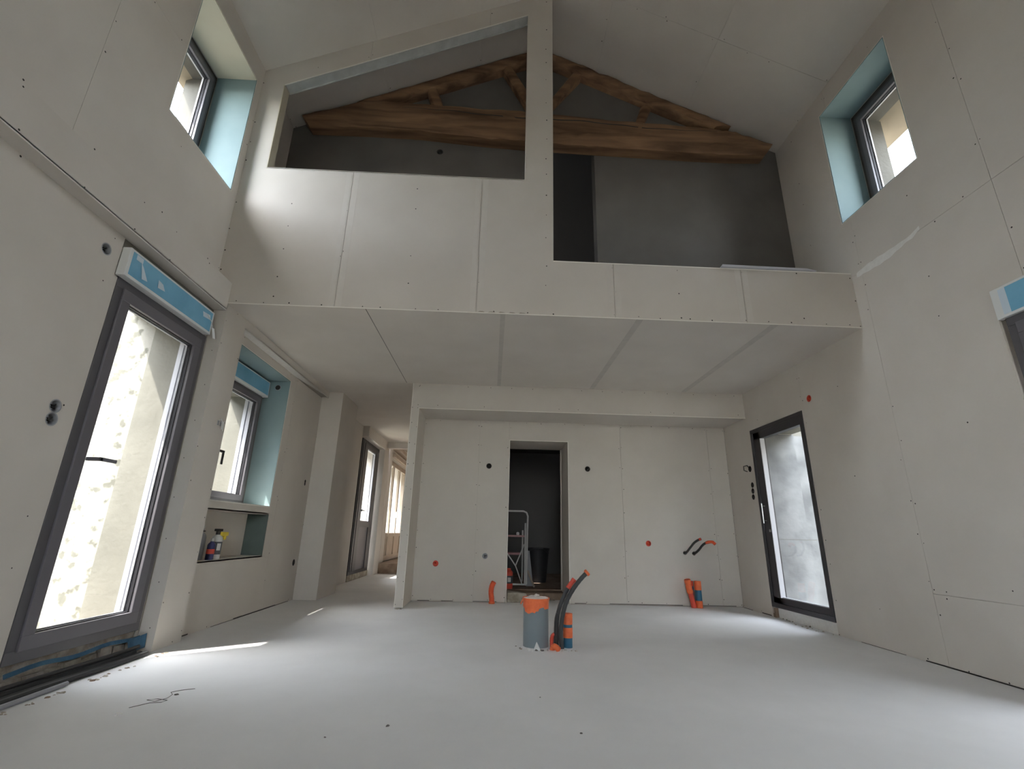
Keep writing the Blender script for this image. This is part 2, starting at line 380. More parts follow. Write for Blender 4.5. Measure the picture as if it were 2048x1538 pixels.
# wedge of wall that closes the head strip
boards(wall_left, FY(6.55), rect(-2.43, -2.14, 0, 2.688), [], [], [], screws=False)
boards(wall_left, FX(-2.14, -1), rect(6.5635, 7.3, 0, 2.688), [], [], [], screws=False)
MB().box(-2.14 - T, -2.43, 7.3, 7.3 + T, 0, 2.688).build('reveal_board', 'board', wall_left)
boards(wall_left, FH, rect(7.31, 8.78, 0, 2.688), [circ(7.75, 1.33, 0.02), circ(7.75, 1.25, 0.02), circ(7.78, 0.47, 0.03)], [], [], screws=False)
boards(wall_left, FH2, rect(8.78, 10.64, 0, 2.688), [rect(8.70, 10.2, 0.0, 2.50)], [], [], screws=False)
boards(wall_left, FH2, rect(10.66, 13.6, 0.2, 2.9), [rect(11.02, 13.2, 0.2, 2.46)], [], [], screws=False)
# reveals of hall door
MB().box(-2.301, -2.9, 10.185, 10.199, 0, 2.499).build('reveal_board', 'board', wall_left)
MB().box(-2.301, -2.9, 8.78, 10.185, 2.485, 2.499).build('reveal_board', 'board', wall_left)
MB().box(-2.301, -2.7, 13.185, 13.199, 0.2, 2.459).box(-2.301, -2.7, 11.02, 13.185, 2.445, 2.459).build('reveal_board', 'board', wall_left)

# high left window
def high_window(name, s, X, d, y0, y1, z0, z1, gy0, gy1, gz0, gz1, label, topm, od):
    Fw = FX(X, s)
    root = empty(name, (X + s * d, 0.5 * (y0 + y1), z0), label, 'window', kind='structure')
    bar(MB(), Fw, y1 - T, y1, z0, z1, 0.001, d).build('reveal_board', 'green', root)
    bar(MB(), Fw, y0, y0 + T, z0, z1, 0.001, d).build('reveal_board', 'green', root)
    bar(MB(), Fw, y0 + T, y1 - T, z1 - T, z1, 0.001, d).build('reveal_board', topm, root)
    bar(MB(), Fw, y0 + T, y1 - T, z0, z0 + T, 0.001, d).build('sill_board', 'green', root)
    ringbars(MB(), Fw, y0 - .0, y1 + .0, z0 - .0, z1 + .0, 0.004, -0.0015, 0.004).build('corner_bead', 'bead', root)
    # masonry between the boards and the frame
    window_unit(root, Fw, gy0, gy1, gz0, gz1, d, rail=False, fw_=0.045, sw=0.05, fm='alu', sm='alu2')
    blk = MB(); t2 = d + 0.25
    bar(blk, Fw, gy1 - 0.002, y1 + 0.05, z0 - 0.02, z1 + 0.05, d + 0.02, od)
    bar(blk, Fw, y0 - 0.05, gy0 + 0.002, z0 - 0.02, z1 + 0.05, d + 0.02, od)
    bar(blk, Fw, gy0, gy1, gz1 - 0.002, z1 + 0.05, d + 0.02, od)
    bar(blk, Fw, gy0, gy1, z0 - 0.05, gz0 + 0.002, d + 0.02, od)
    blk.build('outer_reveal', 'revealgrey', root)
    return root
high_window('window_1', -1, -2.474, 0.376, 2.85, 3.735, 3.765, 5.09, 2.88, 3.70, 3.80, 5.03, 'high square window in the left wall with a pale green board reveal', 'greenwarm', 0.655)

# door_1: tall glazed door on the left, with its shutter box
d1 = empty('door_1', (-2.44, 3.3, 0.14), 'tall glazed grey aluminium door in the left wall under a blue shutter box', 'door', kind='structure')
window_unit(d1, FX(-2.436, -1), 2.815, 3.80, 0.14, 2.36, 0.0, fm='alu', sm='alu2', fw_=0.065, sw=0.075, dep=0.075)
MB().box(-2.335, -2.385 - 0.04, 2.945, 2.965, 1.20, 1.222).box(-2.335, -2.347, 2.945, 3.075, 1.20, 1.222).build('handle', 'alu2', d1, bevel=0.003)
sb = MB().box(-2.44, -2.383, 2.785, 3.755, 2.358, 2.556).build('shutter_box', 'filmwhite', d1, bevel=0.003)
mb = MB().box(-2.384, -2.3815, 2.81, 3.735, 2.378, 2.54); mb.build('protective_film', 'sky_blue', sb)
tb = MB()
tb.add([(-2.380, 2.84, 2.535), (-2.380, 2.90, 2.535), (-2.379, 2.90, 2.50), (-2.379, 2.84, 2.50)], [(0, 1, 2, 3)])
tb.add([(-2.379, 2.885, 2.51), (-2.365, 2.90, 2.47), (-2.355, 2.945, 2.395), (-2.36, 2.90, 2.39)], [(0, 1, 2, 3)])
tb.add([(-2.380, 3.07, 2.48), (-2.380, 3.12, 2.47), (-2.378, 3.15, 2.43), (-2.375, 3.07, 2.42)], [(0, 1, 2, 3)])
tb.add([(-2.380, 3.60, 2.50), (-2.380, 3.70, 2.51), (-2.376, 3.71, 2.47), (-2.376, 3.61, 2.46)], [(0, 1, 2, 3)])
tb.build('loose_tape', 'tapewhite', sb)
t2 = MB(); pts = [(-2.378, 3.66, 2.50), (-2.37, 3.72, 2.46), (-2.36, 3.74, 2.40)]
t2.ring_tube(pts, 0.003, 6); t2.add([(-2.36, 3.72, 2.41), (-2.352, 3.745, 2.41), (-2.345, 3.775, 2.33), (-2.355, 3.755, 2.33)], [(0, 1, 2, 3)])
t2.build('loose_tape', 'filmwhite', sb)
# masonry infill over/around and under the door
rub = MB().box(-2.52, -2.60, 2.77, 3.84, 2.36, 2.62).box(-2.445, -2.53, 2.77, 3.84, 2.558, 2.62)
rub.build('lintel', 'render2', d1)
yy = 2.70
base = MB().box(-2.46, -3.08, 2.80, 3.84, 0, 0.14).build('sill_masonry', 'dust', d1)
for k in range(9):
    L = random.uniform(0.08, 0.15); h = random.uniform(0.05, 0.1)
    b = MB(); x1 = -2.43 + random.uniform(-.01, .015)
    b.prism([(x1, yy, 0.01), (x1, yy + L, 0.01), (x1 - .008, yy + L * .95, h), (x1 - .008, yy + .01, h * random.uniform(.8, 1.1))],
            [(x1 - .06, yy, 0.01), (x1 - .06, yy + L, 0.01), (x1 - .06, yy + L * .95, h), (x1 - .06, yy + .01, h)])
    b.build('sill_stone', random.choice(['dust', 'dust', 'stone']), d1); yy += L + 0.006
mb = MB(); nseg = 14
for k in range(nseg):
    a0, a1 = 2.82 + k * 0.07, 2.82 + (k + 1) * 0.07; z = lambda t: 0.115 + 0.008 * math.sin(t * 13)
    mb.add([(-2.418, a0, z(a0)), (-2.418, a1, z(a1)), (-2.41, a1, z(a1) - 0.022), (-2.41, a0, z(a0) - 0.022)], [(0, 1, 2, 3)])
mb.add([(-2.40, 3.66, 0.10), (-2.385, 3.82, 0.12), (-2.38, 3.82, 0.03), (-2.395, 3.68, 0.02)], [(0, 1, 2, 3)])
mb.build('blue_membrane', 'membrane', d1)

# window_2 in the bay
w2 = empty('window_2', (-2.7, 4.9, 1.06), 'grey window with a blue shutter box set in a deep green board reveal', 'window', kind='structure')
FB2 = FX(-2.43, -1)
bar(MB(), FB2, 5.50 - T, 5.50, 1.057, 2.512, 0.001, 0.30).build('reveal_board', 'green', w2)
bar(MB(), FB2, 4.27, 4.27 + T, 1.057, 2.512, 0.001, 0.30).build('reveal_board', 'green', w2)
bar(MB(), FB2, 4.27 + T, 5.5 - T, 2.512 - T, 2.512, 0.001, 0.30).build('reveal_board', 'green', w2)
bar(MB(), FB2, 4.27, 5.5, 1.057, 1.057 + T, 0.001, 0.30).build('sill_board', 'white', w2)
ringbars(MB(), FB2, 4.27, 5.5, 1.057, 2.512, 0.004, -0.0015, 0.004).build('corner_bead', 'bead', w2)
window_unit(w2, FB2, 4.56, 5.44, 1.075, 2.30, 0.27, fm='alu', sm='alu2', dep=0.07, fw_=0.05, sw=0.055)
sb2 = bar(MB(), FB2, 4.50, 5.47, 2.29, 2.475, 0.22, 0.30).build('shutter_box', 'filmwhite', w2, bevel=0.003)
bar(MB(), FB2, 4.52, 5.45, 2.312, 2.462, 0.2175, 0.221).build('protective_film', 'sky_blue', sb2)
bar(MB(), FB2, 4.27, 5.5, 2.28, 2.512, 0.28, 0.65).build('lintel', 'render2', w2)
bar(MB(), FB2, 5.43, 5.53, 1.057, 2.512, 0.29, 0.65).build('outer_reveal', 'render2', w2)
bar(MB(), FB2, 4.24, 4.57, 1.057, 2.512, 0.29, 0.65).build('outer_reveal', 'render2', w2)
bar(MB(), FB2, 4.24, 5.53, 1.0, 1.08, 0.29, 0.68).build('outer_sill', 'render2', w2)
hb_ = MB(); bar(hb_, FB2, 4.635, 4.66, 1.50, 1.58, 0.25, 0.262); bar(hb_, FB2, 4.64, 4.655, 1.535, 1.55, 0.20, 0.255); bar(hb_, FB2, 4.64, 4.76, 1.53, 1.553, 0.195, 0.21); bar(hb_, FB2, 4.745, 4.765, 1.42, 1.553, 0.195, 0.21)
hb_.build('handle', 'darkhandle', w2, bevel=0.002)
# niche under it
bar(MB(), FB2, 5.508 - T, 5.508, 0.56, 0.985, 0.0, 0.22).build('niche_side_panel', 'darkgreen', wall_left)
bar(MB(), FB2, 4.24, 5.508, 0.56, 0.985, 0.22, 0.232).build('niche_back_panel', 'board', wall_left)
bar(MB(), FB2, 4.24, 5.508, 0.985 - .003, 0.985 + T, 0.0, 0.23).build('niche_head_panel', 'board', wall_left)
bar(MB(), FB2, 4.24, 5.508, 0.56 - T, 0.563, 0.0, 0.23).build('niche_shelf_panel', 'board', wall_left)

# door_3 hall door, door_4 glazed double doors
d3 = empty('door_3', (-2.4, 9.5, 0.1), 'dark grey half-glazed door in the passage left of the partition', 'door', kind='structure')
F3 = FX(-2.405, -1)
ringbars(MB(), F3, 8.785, 10.14, 0.10, 2.47, 0.06, 0.0, 0.09).build('frame', 'alublack', d3)
m3 = MB(); bar(m3, F3, 8.845, 9.17, 0.16, 2.41, -.012, 0.05); bar(m3, F3, 9.82, 10.08, 0.16, 2.41, -.012, 0.05); bar(m3, F3, 9.17, 9.82, 2.33, 2.41, -.012, .05); bar(m3, F3, 9.17, 9.82, 0.90, 1.0, -.012, .05)
m3.build('sash', 'alu', d3)
bar(MB(), F3, 8.93, 8.96, 0.16, 2.41, -0.016, 0.0).build('gasket', 'gasket', d3)
bar(MB(), F3, 9.17, 9.82, 0.16, 0.92, 0.004, 0.04).build('lower_panel', 'alu2', d3)
bar(MB(), F3, 9.17, 9.82, 1.0, 2.33, 0.03, 0.034).build('glass_pane', 'glass', d3)
ringbars(MB(), F3, 9.165, 9.825, 0.995, 2.335, 0.02, 0.0, 0.03).build('glazing_bead', 'rail', d3)
m3 = MB(); bar(m3, F3, 9.09, 9.12, 1.17, 1.21, -0.05, 0); bar(m3, F3, 9.10, 9.26, 1.18, 1.20, -0.055, -0.04); m3.build('handle', 'handle', d3)
bar(MB(), F3, 8.785, 10.184, 0.0, 0.10, 0.0, 0.5).build('sill_block', 'stone', d3)
d4 = empty('door_4', (-2.42, 12, 0.2), 'pale wooden glazed double door at the far end of the passage', 'door', kind='structure')
F4 = FX(-2.37, -1)
ringbars(MB(), F4, 11.05, 13.17, 0.2, 2.42, 0.06, 0.0, 0.08).build('frame', 'doorwood', d4)
for k, (a, b) in enumerate([(11.11, 11.62), (11.62, 12.36), (12.36, 13.11)]):
    r = MB(); ringbars(r, F4, a, b, 0.26, 2.36, 0.055, -0.015, 0.03); bar(r, F4, a + .07, b - .07, 0.72, 0.8, -.015, .03); lf = r.build('leaf', 'doorwood', d4)
    bar(MB(), F4, a + .06, b - .06, 0.3, 0.74, 0.0, 0.02).build('wood_panel', 'doorwood', lf)
    bar(MB(), F4, a + .06, b - .06, 0.79, 2.30, 0.01, 0.014).build('glass_pane', 'glass', lf)
m4 = MB(); bar(m4, F4, 12.30, 12.33, 1.15, 1.3, -0.06, -0.01); m4.build('handle', 'handle', d4)
tr = MB().box(-2.30, -2.16, 11.0, 13.6, 2.62, 2.70).box(-2.30, -2.24, 11.0, 13.6, 2.46, 2.53).build('lintel_trim', 'doorwood', d4)

# ---- right wall
FR = FX(3.29, 1)
outr = rect(YR, 6.6, 0, 5.33)
rb = [(4.69, 2.268, 0.034), (6.024, 1.703, 0.036), (6.013, 1.50, 0.032), (6.019, 1.426, 0.032), (6.025, 1.353, 0.032)]
hr = [rect(4.835, 5.915, 0.0, 2.178), rect(2.945, 3.805, 3.765, 5.09), rect(1.55, 2.73, 0.0, 2.46)] + [circ(a, b, r) for a, b, r in rb]
wr = MB(); solid(wr, FR, outr, hr, T, 0.55)
wall_right = tag(wr.build('wall_right', 'core'), 'long right wall with the black framed glass door and the high window', 'wall', kind='structure')
boards(wall_right, FR, rect(YR, 3.70, 0, 5.33), hr, [-2.3, -1.1, 0.1, 1.30, 2.52], [0.488, 3.195], gap=0.0022, drop=0.42)
boards(wall_right, FR, rect(3.702, 6.6, 0, 5.33), hr, [4.81], [3.195], gap=0.0018, drop=0.4)
sm = MB(); n = 26
up_, lo_ = [], []
for k in range(n + 1):
    t = k / n; y = 3.76 - 0.68 * t; wd = 0.018 + 0.045 * math.sin(min(1, t * 1.15 + 0.12) * math.pi * 0.92) + 0.005 * math.sin(t * 37)
    zc = 3.187 + 0.005 * math.sin(t * 9) + (0.03 * (t - .88) / .12 if t > .88 else 0)
    up_.append((3.2885, y, zc + wd * 0.5)); lo_.append((3.2885, y, zc - wd * 0.7))
sm.add(up_ + lo_, [(k, k + 1, n + 2 + k, n + 1 + k) for k in range(n)])
sm.build('filler_smear', 'white', wall_right)
high_window('window_3', 1, 3.29, 0.33, 2.945, 3.805, 3.765, 5.09, 2.975, 3.76, 3.80, 5.03, 'high square window in the right wall with a green board reveal', 'green', 0.615)
# door_2
d2 = empty('door_2', (3.29, 5.37, 0.1), 'black framed full-height glass door in the right wall', 'door', kind='structure')
F2 = FX(3.29, 1)
ringbars(MB(), F2, 4.838, 5.913, 0.107, 2.176, 0.05, -0.006, 0.10).build('frame', 'alublack', d2, bevel=0.003)
m2 = MB(); u0, u1, v0, v1 = 4.872, 5.872, 0.14, 2.14
bar(m2, F2, u0, u1, v1 - .10, v1, 0.005, .075); bar(m2, F2, u0, u1, v0, v0 + .08, 0.005, .075); bar(m2, F2, u0, u0 + .045, v0, v1, 0.005, .075); bar(m2, F2, u1 - .155, u1, v0, v1, 0.005, .075)
m2.build('sash', 'alublack', d2, bevel=0.004)
bar(MB(), F2, 4.915, 5.72, 0.215, 2.045, 0.06, 0.065).build('glass_pane', 'glass', d2)
m2 = MB(); bar(m2, F2, 5.709, 5.718, 0.22, 2.04, 0.0, 0.055); bar(m2, F2, 4.917, 5.72, 0.218, 0.228, 0.02, 0.058); m2.build('glazing_bead', 'rail', d2)
m2 = MB().ring_tube([(3.255, 5.80, 1.03), (3.255, 5.80, 1.26)], 0.007, 8).ring_tube([(3.30, 5.80, 1.06), (3.255, 5.80, 1.06)], 0.005, 6).ring_tube([(3.30, 5.80, 1.23), (3.255, 5.80, 1.23)], 0.005, 6)
m2.build('pull_handle', 'handle', d2, smooth=True)
MB().box(3.284, 3.295, 5.74, 5.76, 0.93, 0.96).build('lock', 'handle', d2)
bar(MB(), F2, 4.835, 5.915, 0.0, 0.108, 0.02, 0.55).build('sill_block', 'white', d2)
for k in range(5):
    y = 4.86 + random.uniform(0, .95); s = random.uniform(.012, .03)
    MB().prism([(3.27, y, 0), (3.30, y + s, 0), (3.30, y + 2 * s, 0.0)], [(3.28, y, s * .7), (3.295, y + s, s * .6), (3.297, y + 1.6 * s, s * .5)]).build('mortar_lump', 'stone', d2)
MB().box(3.275, 3.31, 5.83, 5.86, 0, 0.10).box(3.28, 3.32, 5.86, 5.89, 0, .04).build('sill_bracket', 'brown', d2)
# door_5 near right with shutter box
d5 = empty('door_5', (3.29, 2.1, 0.1), 'dark framed door at the right picture edge under a blue shutter box', 'door', kind='structure')
window_unit(d5, FX(3.285, 1), 1.60, 2.69, 0.11, 2.25, 0.0, fm='alu', sm='alu2', fw_=0.065, sw=0.075)
sb5 = MB().box(3.30, 3.262, 1.56, 2.715, 2.243, 2.452).build('shutter_box', 'filmwhite', d5, bevel=0.003)
MB().box(3.2605, 3.263, 1.60, 2.62, 2.262, 2.435).build('protective_film', 'sky_blue', sb5)
MB().box(3.2600, 3.2625, 2.62, 2.665, 2.262, 2.435).build('film_flap', 'tapewhite', sb5)
bar(MB(), F2, 1.55, 2.73, 2.25, 2.46, 0.03, 0.55).build('lintel', 'render2', d5)
bar(MB(), F2, 1.55, 2.73, 0.0, 0.11, 0.02, 0.55).build('sill_block', 'dust', d5)

# ---- mezzanine front wall
FM = FY(3.822)
LO = [(-2.257, 4.126), (0.219, 4.124), (0.219, 6.342), (-2.257, 5.15)]
RO = [(0.488, 3.241), (3.31, 3.241), (3.31, 6.9), (0.488, 6.9)]
outm = [(-2.48, 2.69), (3.29, 2.69), (3.29, 5.322), (0.41, RZ), (-2.48, 5.322)]
wm = MB(); solid(wm, FM, outm, [LO, RO], T, 0.10)
mezz = tag(wm.build('wall_mezzanine', 'core'), 'plasterboard wall of the mezzanine with a sloping opening and a half-height right part', 'wall', kind='structure')
boards(mezz, FM, outm, [LO, RO], [-1.43, -0.197, 1.04, 2.232], [], gap=0.0035, drop=0.12, step=0.24, rs=0.0062)
jb = FY(3.822)
MB().box(-2.257 - 0.002, -2.257 + 0.006, 3.822, 3.93, 4.126, 5.16).build('jamb_board', 'greenwarm', mezz)
MB().box(-2.257, 0.219, 3.822, 3.93, 4.118, 4.1285).build('sill_board', 'bead', mezz)
MB().box(0.488, 3.29, 3.8205, 3.94, 3.232, 3.2425).build('ledge_board', 'bead', mezz)
MB().box(0.2165, 0.2195, 3.8205, 3.93, 4.126, 6.34).build('jamb_board', 'board', mezz)
MB().box(0.486, 0.4885, 3.8205, 3.93, 3.24, 6.65).build('jamb_board', 'board', mezz)
MB().box(-2.336, 3.29, 3.8200, 3.826, 2.6865, 2.692).build('corner_bead', 'bead', mezz)
def slopebar(x0, z0, x1, z1, y0, y1, dz0, dz1):
    return MB().prism([(x0, y0, z0 + dz0), (x1, y0, z1 + dz0), (x1, y0, z1 + dz1), (x0, y0, z0 + dz1)], [(x0, y1, z0 + dz0), (x1, y1, z1 + dz0), (x1, y1, z1 + dz1), (x0, y1, z0 + dz1)])
slopebar(-2.25, 5.153, 0.217, 6.341, 3.8195, 3.826, -0.006, 0.002).build('corner_bead', 'bead', mezz)
trk = slopebar(-2.24, 5.158, 0.217, 6.341, 3.83, 3.925, -0.004, 0.004).build('metal_track', 'steel', mezz)
slopebar(-2.24, 5.158, 0.217, 6.341, 3.922, 3.928, -0.026, 0.006).build('track_flange', 'steel', mezz)
# loose strip lying on the ledge
tag(MB().prism([(2.05, 3.80, 3.243), (2.95, 3.80, 3.243), (2.86, 3.80, 3.262), (2.06, 3.80, 3.268)], [(2.05, 3.88, 3.243), (2.95, 3.88, 3.243), (2.86, 3.88, 3.262), (2.06, 3.88, 3.268)]).build('metal_strip', 'rail'),
    'thin grey strip lying on the ledge of the mezzanine', 'strip')

# ---- mezzanine slab with soffit
sl = MB().box(-2.48, 3.30, 3.84, 6.61, 2.70, 2.98).box(-2.75, -0.95, 6.61, 10.46, 2.70, 2.98)
soffit = tag(sl.build('ceiling', 'core'), 'flat plasterboard ceiling under the mezzanine', 'ceiling', kind='structure')
FS = FZ(2.688)
boards(soffit, FS, rect(-2.336, 3.29, 3.826, 5.983), [], [-1.16, 0.04, 1.262, 2.49], [], gap=0.0022, screws=False)
boards(soffit, FS, rect(-2.336, -1.072, 5.985, 6.55), [], [], [], screws=False)
boards(soffit, FS, rect(-2.42, -1.072, 6.552, 10.4), [], [], [8.5], screws=False, gap=0.001)
MB().box(-2.42, -0.95, 10.4, 10.55, 2.56, 2.70).build('passage_header', 'board', soffit)
# far room ceiling and beams
far = tag(MB().box(-2.75, 0.8, 10.55, 15.7, 2.84, 2.95).build('ceiling', 'board'), 'ceiling of the far room seen down the passage', 'ceiling', kind='structure')
for y in (11.2, 12.0, 12.8, 13.6, 14.4):
    MB().box(-2.0 + 0.15 * (y - 11), 0.75, y, y + 0.16, 2.66, 2.84).build('beam', 'wood', far)
tag(MB().box(-2.75, 0.8, 15.55, 15.7, 0, 2.95).box(0.7, 0.85, 10.55, 15.6, 0, 2.95).box(-0.97, 0.8, 10.4, 10.56, 0, 2.95).build('wall_far', 'board'), 'walls of the far room beyond the passage', 'wall', kind='structure')

M['jointgrey'] = mat('joint filler', (0.53, 0.505, 0.465), 0.8, (0.49, 0.465, 0.43), 12)
M['jointpale'] = mat('tapered board edge', (0.635, 0.605, 0.56), 0.8, (0.615, 0.583, 0.537), 12)
for x, w_ in ((0.04, 0.022), (1.262, 0.030), (2.49, 0.034)):
    MB().box(x - w_, x + w_, 3.835, 5.975, 2.6868, 2.6885).build('joint_strip', 'jointgrey', soffit)
MB().box(-1.1635, -1.1565, 3.835, 5.975, 2.6872, 2.6885).build('joint_strip', 'thread', soffit)
for x in (-1.43, -0.197, 1.04, 2.232):
    top_ = 4.12 if x < 0.2 else 3.235
    for q in (-1, 1):
        MB().box(x + q * 0.012, x + q * 0.06, 3.8212, 3.8225, 2.695, top_ - 0.005).build('joint_strip', 'jointpale', mezz)
for k in range(5):
    x0 = -0.18 + k * 0.09
    MB().prism([(x0, 3.8205, 2.696), (x0 + .06, 3.8205, 2.696), (x0 + .045, 3.8205, 2.704), (x0 + .015, 3.8205, 2.706)], [(x0, 3.823, 2.696), (x0 + .06, 3.823, 2.696), (x0 + .045, 3.823, 2.704), (x0 + .015, 3.823, 2.706)]).build('torn_edge', 'dust', mezz)
# dark open joint along the wall foot
for X, s_, ya, yb, par in ((3.29, -1, YR, 4.80, wall_right), (3.29, -1, 5.95, 6.6, wall_right), (-2.336, 1, 3.835, 4.155, wall_left), (-2.43, 1, 4.17, 6.54, wall_left)):
    mbj = MB(); y_ = ya
    while y_ < yb - 0.05:
        L_ = min(random.uniform(0.12, 0.5), yb - y_); h_ = random.uniform(0.003, 0.012)
        if random.random() < 0.8: mbj.box(X + s_ * 0.0004, X + s_ * 0.002, y_, y_ + L_, 0.001, h_)
        y_ += L_
    mbj.build('floor_gap', 'screw', par)
# ---- alcove: fascia, partition, back wall
tag(MB().box(-0.976, 3.29, 5.983, 6.61, 2.36, 2.688).build('wall_fascia', 'board'), 'plasterboard fascia over the alcove', 'wall', kind='structure')
fas = bpy.data.objects['wall_fascia']
MB().box(-0.976, 3.29, 5.981, 5.987, 2.3535, 2.3605).build('corner_bead', 'bead', fas)
scw = MB()
for k in range(15):
    for zz in (2.40, 2.66):
        if random.random() < .7:
            x = -1.0 + k * 0.3 + random.uniform(-.05, .05); scw.add([(x + .005 * math.cos(a * 1.047), 5.9822, zz + .005 * math.sin(a * 1.047)) for a in range(6)], [(0, 1, 2, 3, 4, 5)])
tag(scw.build('screw_head', 'screw', fas, recalc=False), kind='stuff')
part = tag(MB().box(-1.072 + T, -0.976 - T, 5.983 + T, 10.4, 0.012, 2.70).build('wall_partition', 'core'), 'thin partition wall between the alcove and the passage', 'wall', kind='structure')
boards(part, FY(5.983), rect(-1.072, -0.976, 0.012, 2.688), [], [], [], mid=False, drop=0.0, step=0.26, rs=0.005)
MB().box(-1.072, -1.072 + T, 5.996, 10.4, 0.012, 2.69).build('plasterboard_panel', 'board', part)
MB().box(-0.976 - T, -0.976, 5.996, 6.61, 0.012, 2.36).build('plasterboard_panel', 'board', part)
MB().box(-1.069, -1.0745, 5.9815, 5.99, 0.012, 2.688).box(-0.9785, -0.974, 5.9815, 5.99, 0.012, 2.36).build('corner_bead', 'bead', part)
FK = FY(6.604)
DW = rect(0.222, 1.038, 0.0, 2.093)
kb = [(-0.057, 1.725, 0.034), (1.307, 1.722, 0.034), (-0.066, 0.558, 0.034), (-0.70, 0.454, 0.034), (2.099, 0.760, 0.034), (2.582, 0.651, 0.026), (2.703, 0.647, 0.026)]
hk = [DW] + [circ(a, b, r) for a, b, r in kb]
wb = MB(); solid(wb, FK, rect(-0.976, 3.29, 0, 2.36), hk, T, 0.10)
solid(wb, FK, rect(-0.976, 3.29, 0, 2.36), [DW], 0.10, 0.69)
back = tag(wb.build('wall_back', 'core'), 'back wall of the alcove with a dark doorway', 'wall', kind='structure')
boards(back, FK, rect(-0.976, 3.29, 0.012, 2.36), hk, [-0.20, 0.212, 1.78, 3.03], [], gap=0.003, drop=0.35, mid=False)
ringb = MB().box(0.218, 0.226, 6.6015, 6.608, 0, 2.097).box(1.034, 1.042, 6.6015, 6.608, 0, 2.097).box(0.222, 1.038, 6.6015, 6.608, 2.089, 2.097).build('corner_bead', 'bead', back)
MB().box(1.034, 1.0385, 6.606, 7.29, 0, 2.093).box(0.2215, 0.226, 6.606, 7.29, 0, 2.093).box(0.222, 1.038, 6.606, 7.29, 2.0885, 2.0935).build('jamb_board', 'board', back)
MB().box(1.02, 1.036, 7.25, 7.30, 0.1, 2.09).build('jamb_trim', 'board', back)
# rough gap along the wall foot
gm = MB(); 
for (a, b) in [(-0.9, -0.75), (-0.6, -0.45), (-0.2, 0.1), (1.1, 1.25), (1.55, 2.5), (2.75, 3.2)]:
    gm.box(a, b, 6.603, 6.6035, 0.012, 0.018)
gm.build('floor_gap', 'screw', back)
# back (dark) room
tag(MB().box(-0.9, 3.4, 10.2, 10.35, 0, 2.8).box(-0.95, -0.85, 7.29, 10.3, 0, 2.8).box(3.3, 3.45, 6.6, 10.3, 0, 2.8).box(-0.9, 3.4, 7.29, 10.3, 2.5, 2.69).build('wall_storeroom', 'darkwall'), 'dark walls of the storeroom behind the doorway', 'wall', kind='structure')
# step at the doorway
stp = tag(MB().box(0.23, 1.03, 7.0, 7.31, 0, 0.085).build('trim_1', 'brown'), 'bare brown step at the foot of the dark doorway', 'step', kind='structure')
# ---- roof slopes
def roofplane(name, sgn, x_e, label, cuts):
    # u along y, v = slope distance from the eave
    ex = -2.474 if sgn > 0 else 3.29
    c = math.cos(math.atan(0.4733)); s_ = math.sin(math.atan(0.4733))
    nx, nz = (-s_ * sgn, c)
    Fq = lambda u, v, d: (ex + sgn * v * c + nx * d, u, 5.322 + v * s_ + nz * d)
    L = (2.884 if sgn > 0 else 2.880) / c
    mb = MB(); solid(mb, Fq, rect(YR, 4.7, -0.42 if sgn < 0 else -0.42, L + 0.02), [], T, 0.22)
    o = tag(mb.build(name, 'core'), label, 'ceiling', kind='structure')
    boards(o, Fq, rect(YR, 4.56, 0.0, L), [], cuts, [1.2, 2.4], gap=0.0016, drop=0.65, mid=False)
    ev = MB(); solid(ev, Fq, rect(YR, 4.7, -0.80 if sgn > 0 else -0.95, -0.35), [], -0.01, 0.24); ev.build('eave', 'eave', o)
    return o
roofplane('ceiling', 1, -3.3, 'left slope of the high sloping ceiling', [-1.9, 0.6, 3.1])
roofplane('ceiling', -1, 4.2, 'right slope of the high sloping ceiling', [-1.2, 1.3, 3.6])
# ---- loft back wall with opening
FL = FY(4.55)
outl = [(-2.474, 2.98), (3.29, 2.98), (3.29, 5.322), (0.41, RZ), (-2.474, 5.322)]
OP = rect(0.36, 1.072, 2.98, 5.30)
hl = [OP, circ(-0.747, 5.087, 0.035)]
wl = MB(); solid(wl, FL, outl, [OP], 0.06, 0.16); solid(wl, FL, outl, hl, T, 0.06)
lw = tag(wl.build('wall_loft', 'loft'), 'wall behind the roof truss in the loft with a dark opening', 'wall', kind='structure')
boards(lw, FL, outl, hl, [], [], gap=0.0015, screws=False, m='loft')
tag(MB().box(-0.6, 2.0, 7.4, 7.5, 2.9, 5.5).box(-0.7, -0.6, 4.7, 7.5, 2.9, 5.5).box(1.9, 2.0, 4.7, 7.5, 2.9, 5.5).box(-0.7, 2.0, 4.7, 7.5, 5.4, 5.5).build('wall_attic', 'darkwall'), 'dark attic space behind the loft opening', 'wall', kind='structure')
MB().box(-2.48, 3.3, 3.9, 4.72, 2.98, 3.0).build('loft_floor', 'core', lw)
# ---- wall at the rear, behind the camera
FQ = FY(YR, -1)
hq = [rect(-0.7, 0.7, 1.3, 3.1)]
wq = MB(); solid(wq, FQ, [(-3.08, 0), (3.84, 0), (3.84, 5.05), (0.41, RZ + .1), (-3.08, 5.05)], hq, 0, 0.3)
rear = tag(wq.build('wall_rear', 'board'), 'rear gable wall behind the viewpoint with one added window', 'wall', kind='structure')
dr = empty('fill_window', (0.0, YR, 1.3), 'added gable window behind the viewpoint, for fill light', 'window', kind='structure')  # unseen window, added to light the mezzanine front
for a, b in ((-0.7, 0.0), (0.0, 0.7)):
    lf = ringbars(MB(), FQ, a, b, 1.3, 3.1, 0.06, 0.1, 0.16).build('sash', 'alu', dr)
    bar(MB(), FQ, a + .05, b - .05, 1.35, 3.05, 0.12, 0.125).build('glass_pane', 'glass', lf)

